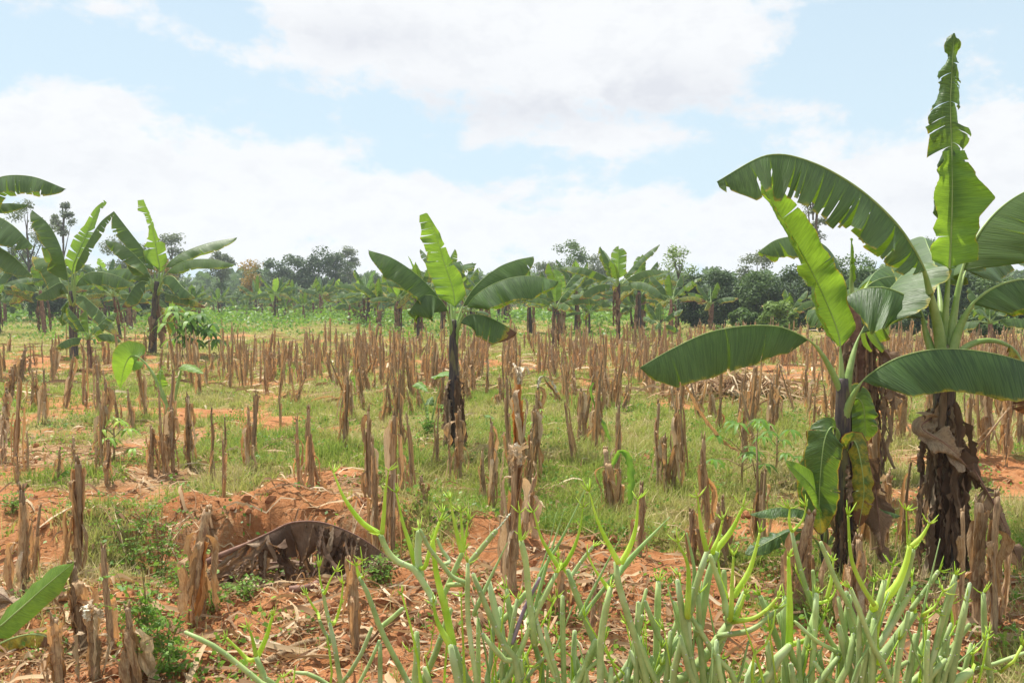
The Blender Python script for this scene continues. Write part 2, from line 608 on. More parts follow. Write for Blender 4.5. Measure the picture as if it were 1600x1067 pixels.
M['bark_pale'] = m_simple('tree_bark_pale', (0.25, 0.21, 0.17), (0.4, 0.36, 0.3), 6, 0.85, (3, 3, .6))


def crownmat(name, a, b, c, tr, tm=0.25):
    return m_varied(name, [(0, a), (0.5, b), (1, c)], tr, tm, 0.55)


M['crown_dark'] = crownmat('crown_dark_green', (0.030, 0.055, 0.020), (0.055, 0.09, 0.03), (0.10, 0.15, 0.05), (0.12, 0.22, 0.03))
M['crown_mid'] = crownmat('crown_mid_green', (0.05, 0.09, 0.027), (0.085, 0.14, 0.04), (0.15, 0.22, 0.065), (0.2, 0.34, 0.05))
M['crown_grey'] = crownmat('crown_grey_green', (0.12, 0.15, 0.085), (0.17, 0.20, 0.12), (0.24, 0.27, 0.16), (0.2, 0.26, 0.1))
M['crown_light'] = crownmat('crown_light_green', (0.09, 0.15, 0.035), (0.15, 0.23, 0.05), (0.25, 0.33, 0.08), (0.35, 0.5, 0.08))
M['crown_orange'] = crownmat('crown_orange_flecked', (0.08, 0.12, 0.03), (0.30, 0.20, 0.04), (0.5, 0.26, 0.04), (0.4, 0.3, 0.05))

# ground
m, t, out = newmat('field_soil')
gx, gy, gz = t.sep(t.attr('st'))
tcn = t.add('ShaderNodeTexCoord')
ob = tcn.outputs['Object']
s1 = t.noise(ob, 3.0, 6, 0.6)
s2 = t.noise(ob, 26.0, 6, 0.7)
s3 = t.noise(ob, 110.0, 4, 0.7)
soil = t.mix(t.sstep(s1, 0.35, 0.65), (0.33, 0.132, 0.048), (0.47, 0.21, 0.088))
soil = t.mix(t.math('MULTIPLY', t.sstep(s2, 0.45, 0.7), 0.5), soil, (0.50, 0.28, 0.14))
soil = t.mix(t.math('MULTIPLY', t.sstep(s3, 0.62, 0.75), 0.35), soil, (0.17, 0.075, 0.035))
thatch = t.mix(t.sstep(s2, 0.35, 0.65), (0.20, 0.20, 0.055), (0.33, 0.27, 0.11))
thatch = t.mix(t.sstep(s3, 0.4, 0.7), thatch, (0.15, 0.19, 0.045))
strawc = t.mix(t.sstep(t.noise(t.vmath('MULTIPLY', ob, (1, 5, 1)), 24, 5, 0.7), 0.4, 0.6), (0.25, 0.145, 0.075), (0.50, 0.36, 0.20))
gm = t.sstep(t.math('ADD', gx, t.math('MULTIPLY', t.math('SUBTRACT', s2, 0.5), 0.9)), 0.22, 0.60)
sm = t.sstep(t.math('ADD', gy, t.math('MULTIPLY', t.math('SUBTRACT', s2, 0.5), 1.0)), 0.35, 0.75)
c = t.mix(t.math('MULTIPLY', gm, 0.9), soil, thatch)
c = t.mix(t.math('MULTIPLY', sm, 0.75), c, strawc)
p, _ = principled(t, c, 0.95, t.math('ADD', t.math('MULTIPLY', s2, 1.0), t.math('MULTIPLY', s3, 0.45)), 0.85, 0.035, 0.1)
t.l.new(p.outputs[0], out.inputs[0])
M['ground'] = m
M['clod'] = m_simple('soil_clod', (0.30, 0.12, 0.05), (0.46, 0.21, 0.095), 12, 0.95, bs=0.8)


# ------------------------------------------------------------------ ground sheet (fine ahead of the viewer, coarse elsewhere)
def make_ground():
    th = np.concatenate([np.linspace(-180, -48, 34)[:-1], np.linspace(-48, -36, 60)[:-1], np.linspace(-36, 36, 620)[:-1], np.linspace(36, 48, 60)[:-1], np.linspace(48, 180, 34)[:-1]])
    rr = np.concatenate([[0.05], np.geomspace(0.4, 1.8, 24)[:-1], np.geomspace(1.8, 45, 640)[:-1], np.geomspace(45, 420, 60)])
    A, Rr = np.meshgrid(np.radians(th), rr)
    X, Y = np.sin(A) * Rr, np.cos(A) * Rr
    Z = gh(X, Y)
    g, s = masks(X, Y)
    V = np.stack([X, Y, Z], -1)
    mb = MB()
    mb.grid(V, np.stack([g, s, 0 * g], -1), 0, wrap=True)
    mb.f[0] = mb.f[0][:, ::-1]
    o = mb.build('ground', M['ground'])
    o['kind'] = 'structure'
    return o


make_ground()


# ------------------------------------------------------------------ grass, straw, low weeds, clods (nobody could count them)
def scatter(n, d0, d1, p=1.3, half=35):
    u = RNG.random(n)
    q = 1 - p
    d = (d0 ** q + u * (d1 ** q - d0 ** q)) ** (1 / q)
    a = np.radians((RNG.random(n) * 2 - 1) * half)
    return np.tan(a) * d, d


def blades(mb, x, y, h, w, per, spread, segs, bend=0.6, zlo=0.0, zhi=1.0):
    n = len(x)
    X = np.repeat(x, per) + RNG.normal(0, 1, n * per) * np.repeat(spread, per)
    Y = np.repeat(y, per) + RNG.normal(0, 1, n * per) * np.repeat(spread, per)
    N = len(X)
    H = np.repeat(h, per) * (0.5 + 0.8 * RNG.random(N)) * (.55 + .9 * fbm(X - 12, Y + 4, 1.6, 3))
    Wd = np.repeat(w, per) * (0.6 + 0.7 * RNG.random(N))
    Z = gh(X, Y) - 0.005
    az = RNG.random(N) * 2 * np.pi
    ln = np.abs(RNG.normal(0.35, 0.3, N)) * bend
    dirx, diry = np.cos(az), np.sin(az)
    sx, sy = -np.sin(az + RNG.normal(0, .6, N)), np.cos(az + RNG.normal(0, .6, N))
    ts = np.linspace(0, 1, segs + 1)
    L = np.zeros((N, segs + 1, 2, 3))
    for k, q in enumerate(ts):
        off = ln * q ** 1.7 * H * 1.4
        ww = Wd * (1 - q ** 1.5) / 2 + 1e-5
        zz = Z + H * (q - 0.25 * ln * q * q)
        for j, sg in enumerate((-1, 1)):
            L[:, k, j, 0] = X + dirx * off + sx * ww * sg
            L[:, k, j, 1] = Y + diry * off + sy * ww * sg
            L[:, k, j, 2] = zz
    col = np.repeat(RNG.random(n), per) * 0.55 + RNG.random(N) * 0.45
    col = np.clip(col * .55 + .07 + 1.6 * (fbm(X + 30, Y, .8, 3) - .5) + .5 * (fbm(X, Y, 4.0, 2) - .5) + .38, 0, 1)
    col = zlo + col * (zhi - zlo)
    ST = np.zeros((N, segs + 1, 2, 3))
    ST[..., 2] = col[:, None, None]
    V = L.reshape(-1, 3)
    b = (np.arange(N) * (segs + 1) * 2)[:, None]
    F = np.concatenate([b + np.array([2 * k, 2 * k + 1, 2 * k + 3, 2 * k + 2])[None] for k in range(segs)])
    mb.raw(V, F, ST.reshape(-1, 3))


mb = MB()
x, y = scatter(34000, 2.4, 15, 1.1)
g, s = masks(x, y)
k = RNG.random(len(x)) < np.clip(g * 1.25 - 0.12, 0.015, 1)
x, y, g = x[k], y[k], g[k]
blades(mb, x, y, 0.05 + 0.075 * g + 0.05 * (RNG.random(len(x)) < .12), 0.004 + 0.0006 * y, 9, 0.03 + 0 * x, 2, 1.1)
x, y = scatter(46000, 13, 100, 1.15)
g, s = masks(x, y)
k = RNG.random(len(x)) < np.clip(g * 1.3 - 0.1, 0.02, 1)
x, y, g = x[k], y[k], g[k]
blades(mb, x, y, 0.07 + 0.07 * g, 0.0006 * y + 0.006, 6, 0.05 + 0.003 * y, 1, 1.1, 0.0, 0.95)
o = mb.build('grass', M['grass'], smooth=True)
tag(o, 'short green and yellowing grass growing between the dry maize stalks', 'grass', kind='stuff')

mb = MB()                                           # long blades of a coarser grass in tufts
for (px, py) in [(905, 800), (880, 820), (930, 770), (1260, 880), (960, 790), (1450, 700), (1490, 680), (640, 640), (455, 640), (840, 760), (1160, 870), (1280, 960), (760, 780), (540, 640), (860, 840), (1000, 760), (1560, 860)]:
    c = g0(px, py)
    n = 5
    x = c[0] + RNG.normal(0, .07, n)
    y = c[1] + RNG.normal(0, .07, n)
    blades(mb, x, y, np.full(n, .26), np.full(n, .008), 9, np.full(n, .03), 4, 1.3, 0.0, 0.45)
x, y = scatter(1500, 4.0, 26, 1.1)
g_, s_q = masks(x, y)
k = (RNG.random(len(x)) < g_ * .8) & (fbm(x, y, .9, 2) > .48)
blades(mb, x[k], y[k], .12 + .12 * RNG.random(k.sum()), .004 + .0006 * y[k], 14, .03 + 0 * x[k], 3, 1.3, 0.0, 0.8)
tag(mb.build('tall_grass', M['grass']), 'tufts of longer light green grass in the middle of the field', 'grass', kind='stuff')


def leaflets(mb, C, size, N=None, zlo=0, zhi=1, aspect=0.5, up=0.5, clump=None, fold=0.0):
    """small leaf quads (a pointed diamond of two faces) at centres C"""
    n = len(C)
    u = RNG.normal(0, 1, (n, 3))
    u /= np.linalg.norm(u, axis=1)[:, None]
    nn = RNG.normal(0, 1, (n, 3)) + np.array([0, 0, up * 2])
    if N is not None:
        nn = nn + N * 1.2
    nn /= np.linalg.norm(nn, axis=1)[:, None]
    u = u - nn * (u * nn).sum(1)[:, None]
    u /= np.linalg.norm(u, axis=1)[:, None] + 1e-9
    v = np.cross(nn, u)
    sz = size * (0.6 + 0.8 * RNG.random(n)) if np.ndim(size) == 0 else size * (0.6 + 0.8 * RNG.random(n))
    sz = sz[:, None]
    a = C - u * sz * .5
    b = C + v * sz * aspect * .5 - u * sz * .05 - nn * sz * .06
    c = C + u * sz * .5 - nn * sz * .12
    d = C - v * sz * aspect * .5 - u * sz * .05 - nn * sz * .06
    V = np.stack([a, b, c, d], 1).reshape(-1, 3)
    F = (np.arange(n) * 4)[:, None] + np.array([0, 1, 2, 3])[None]
    col = RNG.random(n) if clump is None else clump * 0.6 + RNG.random(n) * 0.4
    ST = np.zeros((n, 4, 3))
    ST[..., 2] = (zlo + (zhi - zlo) * col)[:, None]
    mb.raw(V, F, ST.reshape(-1, 3))


mb = MB()                                           # creeping broad-leaved weeds
x, y = scatter(4200, 2.4, 22, 1.2)
g, s = masks(x, y)
k = RNG.random(len(x)) < 0.10 + g * 0.55
x, y = x[k], y[k]
per = 26
X = np.repeat(x, per) + RNG.normal(0, .075, len(x) * per)
Y = np.repeat(y, per) + RNG.normal(0, .075, len(x) * per)
C = np.stack([X, Y, gh(X, Y) + 0.01 + RNG.random(len(X)) ** 1.5 * 0.085], 1)
leaflets(mb, C, 0.024 + 0.0008 * Y, zlo=0, zhi=.95, aspect=.7, clump=np.repeat(RNG.random(len(x)), per))
tag(mb.build('creeping_weeds', M['weed']), 'low broad-leaved weeds creeping over the red soil and grass', 'weeds', kind='stuff')


def strips(mb, x, y, L, w, lift, flat=0.6, seg=6, hmax=.02, stem=False):
    n = len(x)
    az = RNG.normal(0, 0.75, n) + np.pi * (RNG.random(n) < .5)
    curv = RNG.normal(0, 1.0, n)
    roll0 = RNG.normal(0, .5, n)
    rolld = RNG.normal(0, 1.2, n)
    arch = np.abs(RNG.normal(0, 1, n)) * lift
    ts = np.linspace(0, 1, seg + 1)
    PX, PY = x.copy(), y.copy()
    V = np.zeros((n, seg + 1, 3, 3))
    z0 = gh(x, y)
    ph = RNG.random(n) * 6.28
    for k, q in enumerate(ts):
        a = az + curv * q
        if k:
            PX = PX + np.cos(a) * L / seg
            PY = PY + np.sin(a) * L / seg
        zz = np.maximum(gh(PX, PY), 0 * z0 - 9) + 0.006 + RNG.random(n) * 0 + arch * np.sin(q * np.pi) + hmax * (0.5 + 0.5 * np.sin(ph + 5 * q))
        roll = roll0 + rolld * q
        ww = w * (1 - abs(2 * q - 0.8) ** 3 * .8).clip(.12, 1) / 2
        sx, sy, szz = -np.sin(a) * np.cos(roll), np.cos(a) * np.cos(roll), np.sin(roll)
        for j, sg in enumerate((-1, 0, 1)):
            V[:, k, j, 0] = PX + sx * ww * sg
            V[:, k, j, 1] = PY + sy * ww * sg
            V[:, k, j, 2] = zz + szz * ww * sg + (0.25 * ww if sg else 0)
    col = RNG.random(n)
    ST = np.zeros((n, seg + 1, 3, 3))
    ST[..., 2] = col[:, None, None] + RNG.normal(0, .05, (n, seg + 1, 3))
    ST = ST.clip(0, 1)
    b = (np.arange(n) * (seg + 1) * 3)[:, None]
    F = np.concatenate([b + np.array([3 * k + j, 3 * k + j + 1, 3 * k + j + 4, 3 * k + j + 3])[None] for k in range(seg) for j in (0, 1)])
    mb.raw(V.reshape(-1, 3), F, ST.reshape(-1, 3))


mb = MB()
x, y = scatter(23000, 2.4, 22, 1.15)
g, s = masks(x, y)
k = RNG.random(len(x)) < 0.10 + s * 0.85
x, y, s = x[k], y[k], s[k]
n = len(x)
strips(mb, x, y, 0.10 + RNG.random(n) ** 2 * 0.5, 0.006 + RNG.random(n) ** 2.5 * 0.026, 0.025)
x, y = scatter(42000, 2.3, 14, 1.3)
g, s = masks(x, y)
k = RNG.random(len(x)) < 0.25 + s * 0.7
x, y = x[k], y[k]
strips(mb, x, y, 0.02 + RNG.random(len(x)) ** 2 * 0.08, 0.003 + RNG.random(len(x)) ** 2 * 0.014, 0.008, seg=2, hmax=.008)
x, y = scatter(9000, 14, 60, 1.3)
g, s = masks(x, y)
k = RNG.random(len(x)) < 0.15 + s * 0.7
strips(mb, x[k], y[k], 0.4 + RNG.random(k.sum()) * 0.5, 0.03 + RNG.random(k.sum()) * 0.04, 0.05, seg=3)
# the brown heap of roots and stalks beyond the stubble
n = 500
x = PILE[0] + RNG.normal(0, .55, n)
y = PILE[1] + RNG.normal(0, .35, n)
strips(mb, x, y, 0.2 + RNG.random(n) * 0.6, 0.015 + RNG.random(n) * 0.03, 0.12, hmax=.12)
tag(mb.build('straw_litter', M['straw']), 'dry maize leaves and stalk pieces lying scattered on the ground', 'straw', kind='stuff')

mb = MB()                                            # soil clods
x, y = scatter(11000, 2.3, 14, 1.3)
g, s = masks(x, y)
k = RNG.random(len(x)) < (0.75 - g)
x, y = x[k], y[k]
ico_v = []
ph = (1 + 5 ** .5) / 2
for a_, b_ in ((-1, ph), (1, ph), (-1, -ph), (1, -ph)):
    ico_v += [(a_, b_, 0)]
for a_, b_ in ((-1, ph), (1, ph), (-1, -ph), (1, -ph)):
    ico_v += [(0, a_, b_)]
for a_, b_ in ((-1, ph), (1, ph), (-1, -ph), (1, -ph)):
    ico_v += [(b_, 0, a_)]
ico_v = np.array(ico_v) / 1.9
ico_f = np.array([(0, 11, 5), (0, 5, 1), (0, 1, 7), (0, 7, 10), (0, 10, 11), (1, 5, 9), (5, 11, 4), (11, 10, 2), (10, 7, 6), (7, 1, 8),
                  (3, 9, 4), (3, 4, 2), (3, 2, 6), (3, 6, 8), (3, 8, 9), (4, 9, 5), (2, 4, 11), (6, 2, 10), (8, 6, 7), (9, 8, 1)])
n = len(x)
r = 0.006 + RNG.random(n) ** 4 * 0.03
V = ico_v[None] * r[:, None, None] * (0.7 + 0.6 * RNG.random((n, 12, 1))) * (0.7 + 0.6 * RNG.random((n, 1, 3)))
V[..., 0] += x[:, None]
V[..., 1] += y[:, None]
V[..., 2] += (gh(x, y) + r * 0.25)[:, None]
mb.raw(V.reshape(-1, 3), ((np.arange(n) * 12)[:, None, None] + ico_f[None]).reshape(-1, 3))
tag(mb.build('soil_clods', M['clod'], smooth=False), 'crumbs and clods of dry red soil', 'soil clods', kind='stuff')


# ------------------------------------------------------------------ maize stalks
def stalk_parts(seed, H=0.75, r=0.013, nl=4, sheath=2, kind=0):
    """dry stalk cut off at about hip height; returns {part: MB}; z = 0 at the ground"""
    rg = np.random.default_rng(seed)
    n = 22
    z = np.linspace(-0.04, H, n)
    lean = rg.normal(0, .025, 2)
    wob = rg.normal(0, .0035, 2)
    cx = lean[0] * z + wob[0] * np.sin(z * 9)
    cy = lean[1] * z + wob[1] * np.sin(z * 8 + 1)
    pts = np.stack([cx, cy, z], 1)
    node = 0.13 * rg.uniform(.85, 1.2)
    rad = r * (1.25 - 0.35 * z / H) * (1 + 0.28 * np.exp(-(((z + .03) % node - node / 2) / 0.013) ** 2))
    parts = []
    st = MB()
    st.tube(pts, rad, 9, jit=.12)
    # oblique broken top
    top = pts[-1]
    nn = 7
    for k in range(3):
        a = rg.uniform(0, 6.28)
        hgt = rg.uniform(.015, .06)
        d = np.array([math.cos(a), math.sin(a), 0]) * r * .7
        st.tube([top + d * .9 - [0, 0, .01], top + d * 1.1 + [0, 0, hgt * .6], top + d * 1.3 + [0, 0, hgt]], [r * .5, r * .35, r * .06], 4)
    parts.append(('stem', st, 'stem'))

    def at(zz):
        return np.array([np.interp(zz, z, cx), np.interp(zz, z, cy), zz])
    # sheaths: open half tubes hugging the stem
    for k in range(sheath):
        mb = MB()
        z0 = rg.uniform(0.0, H * .45)
        z1 = min(H + rg.uniform(-.02, .05), z0 + rg.uniform(.3, .6) * H + .1)
        a0 = rg.uniform(0, 6.28)
        m_, q_ = 14, 9
        V = np.zeros((m_, q_, 3))
        ST = np.zeros((m_, q_, 3))
        fl = rg.uniform(1.25, 1.9)
        open_ = rg.uniform(3.6, 5.4)
        for i in range(m_):
            s_ = i / (m_ - 1)
            c0 = at(z0 + (z1 - z0) * s_)
            rr = r * (1.35 + (fl - 1.2) * s_ ** 1.5 + .25 * math.sin(7 * s_ + a0))
            op = open_ * (1 - .45 * s_)
            for j in range(q_):
                th = a0 + (j / (q_ - 1) - .5) * op + 0.5 * s_
                r2 = rr * (1 + .14 * rg.normal()) + (0.006 if j in (0, q_ - 1) else 0)
                V[i, j] = c0 + [math.cos(th) * r2, math.sin(th) * r2, (rg.random() - .5) * .03 * s_]
                ST[i, j] = (s_ * (z1 - z0), j / q_, rg.random())
        mb.grid(V, ST)
        parts.append(('sheath', mb, 'husk'))
    # hanging leaves
    for k in range(nl):
        mb = MB()
        zn = rg.uniform(.25, 1.0) * H
        a = rg.uniform(0, 6.28)
        Lf = min(rg.uniform(.25, .65), zn * 1.25)
        c0 = at(zn)
        ro = r * 1.1
        outw = rg.uniform(.02, .075)
        m_ = 14
        s_ = np.linspace(0, 1, m_)
        rise = rg.uniform(0, .06)
        rad_ = ro + outw * np.sin(np.pi * np.minimum(s_ * 1.7, 1) * .5) * (1 - .45 * s_) + .014 * np.sin(s_ * rg.uniform(5, 11) + k)
        zz = zn + rise * np.sin(np.minimum(s_ * 5, np.pi)) - Lf * s_ ** 1.25
        aa = a + rg.normal(0, .7) * s_
        w0 = rg.uniform(.018, .045)
        wid = w0 * (0.35 + .65 * np.sin(np.pi * np.clip(s_ * .9 + .1, 0, 1)) ** .7)
        tw = aa + np.pi / 2 + rg.normal(0, 1.4) * s_ + rg.normal(0, .25, m_)
        q_ = 5
        V = np.zeros((m_, q_, 3))
        ST = np.zeros((m_, q_, 3))
        for j in range(q_):
            f = j / (q_ - 1) - .5
            cur = (abs(f) * 2) ** 2 * wid * rg.uniform(.2, .6)
            V[:, j, 0] = c0[0] + np.cos(aa) * (rad_ + cur) + np.cos(tw) * wid * f + rg.normal(0, .0018, m_)
            V[:, j, 1] = c0[1] + np.sin(aa) * (rad_ + cur) + np.sin(tw) * wid * f + rg.normal(0, .0018, m_)
            V[:, j, 2] = zz + rg.normal(0, .004, m_)
            ST[:, j, 0] = s_ * Lf
            ST[:, j, 1] = f
            ST[:, j, 2] = rg.random()
        V[..., 2] = np.maximum(V[..., 2], .004)
        mb.grid(V, ST)
        parts.append(('dry_leaf', mb, 'husk' if rg.random() < .8 else 'husk_pale'))
    return parts


PROTO_SPECS = [dict(H=.75, r=.014, nl=5, sheath=2), dict(H=.62, r=.012, nl=3, sheath=1), dict(H=.85, r=.013, nl=6, sheath=2), dict(H=.5, r=.013, nl=3, sheath=2),
               dict(H=.7, r=.015, nl=7, sheath=3), dict(H=.9, r=.012, nl=3, sheath=1), dict(H=.4, r=.014, nl=2, sheath=2), dict(H=.68, r=.011, nl=5, sheath=1),
               dict(H=.8, r=.016, nl=6, sheath=3), dict(H=.58, r=.012, nl=5, sheath=2), dict(H=.73, r=.012, nl=2, sheath=0), dict(H=.66, r=.014, nl=8, sheath=2)]
PROTO_DATA = [stalk_parts(100 + i, **sp) for i, sp in enumerate(PROTO_SPECS)]
PROTO_OBJ = [None] * len(PROTO_DATA)


def make_stalk_proto(i, over=None):
    root = empty('maize_stalk')
    for nm, mb, mt in PROTO_DATA[i]:
        mb.build(nm, M[(over or {}).get(nm, mt)], root)
    return root


def copy_tree(o, parent=None):
    c = o.copy()
    COL.objects.link(c)
    c.parent = parent
    for ch in list(o.children):
        copy_tree(ch, c)
    return c


STALK_N = 0
USED = {}


def place_stalk(i, pos, hs, ws, rz, tilt, label, group, over=None):
    global STALK_N
    key = (i, tuple(sorted((over or {}).items())))
    if key not in USED:
        USED[key] = make_stalk_proto(i, over)
        o = USED[key]
    else:
        o = copy_tree(USED[key])
    o.location = tuple(map(float, pos))
    o.rotation_euler = (tilt[0], tilt[1], rz)
    o.scale = (ws, ws, hs)
    tag(o, label, 'maize stalk', group)
    STALK_N += 1
    return o


GRP_NEAR = 'dry maize stalks standing near the camera'
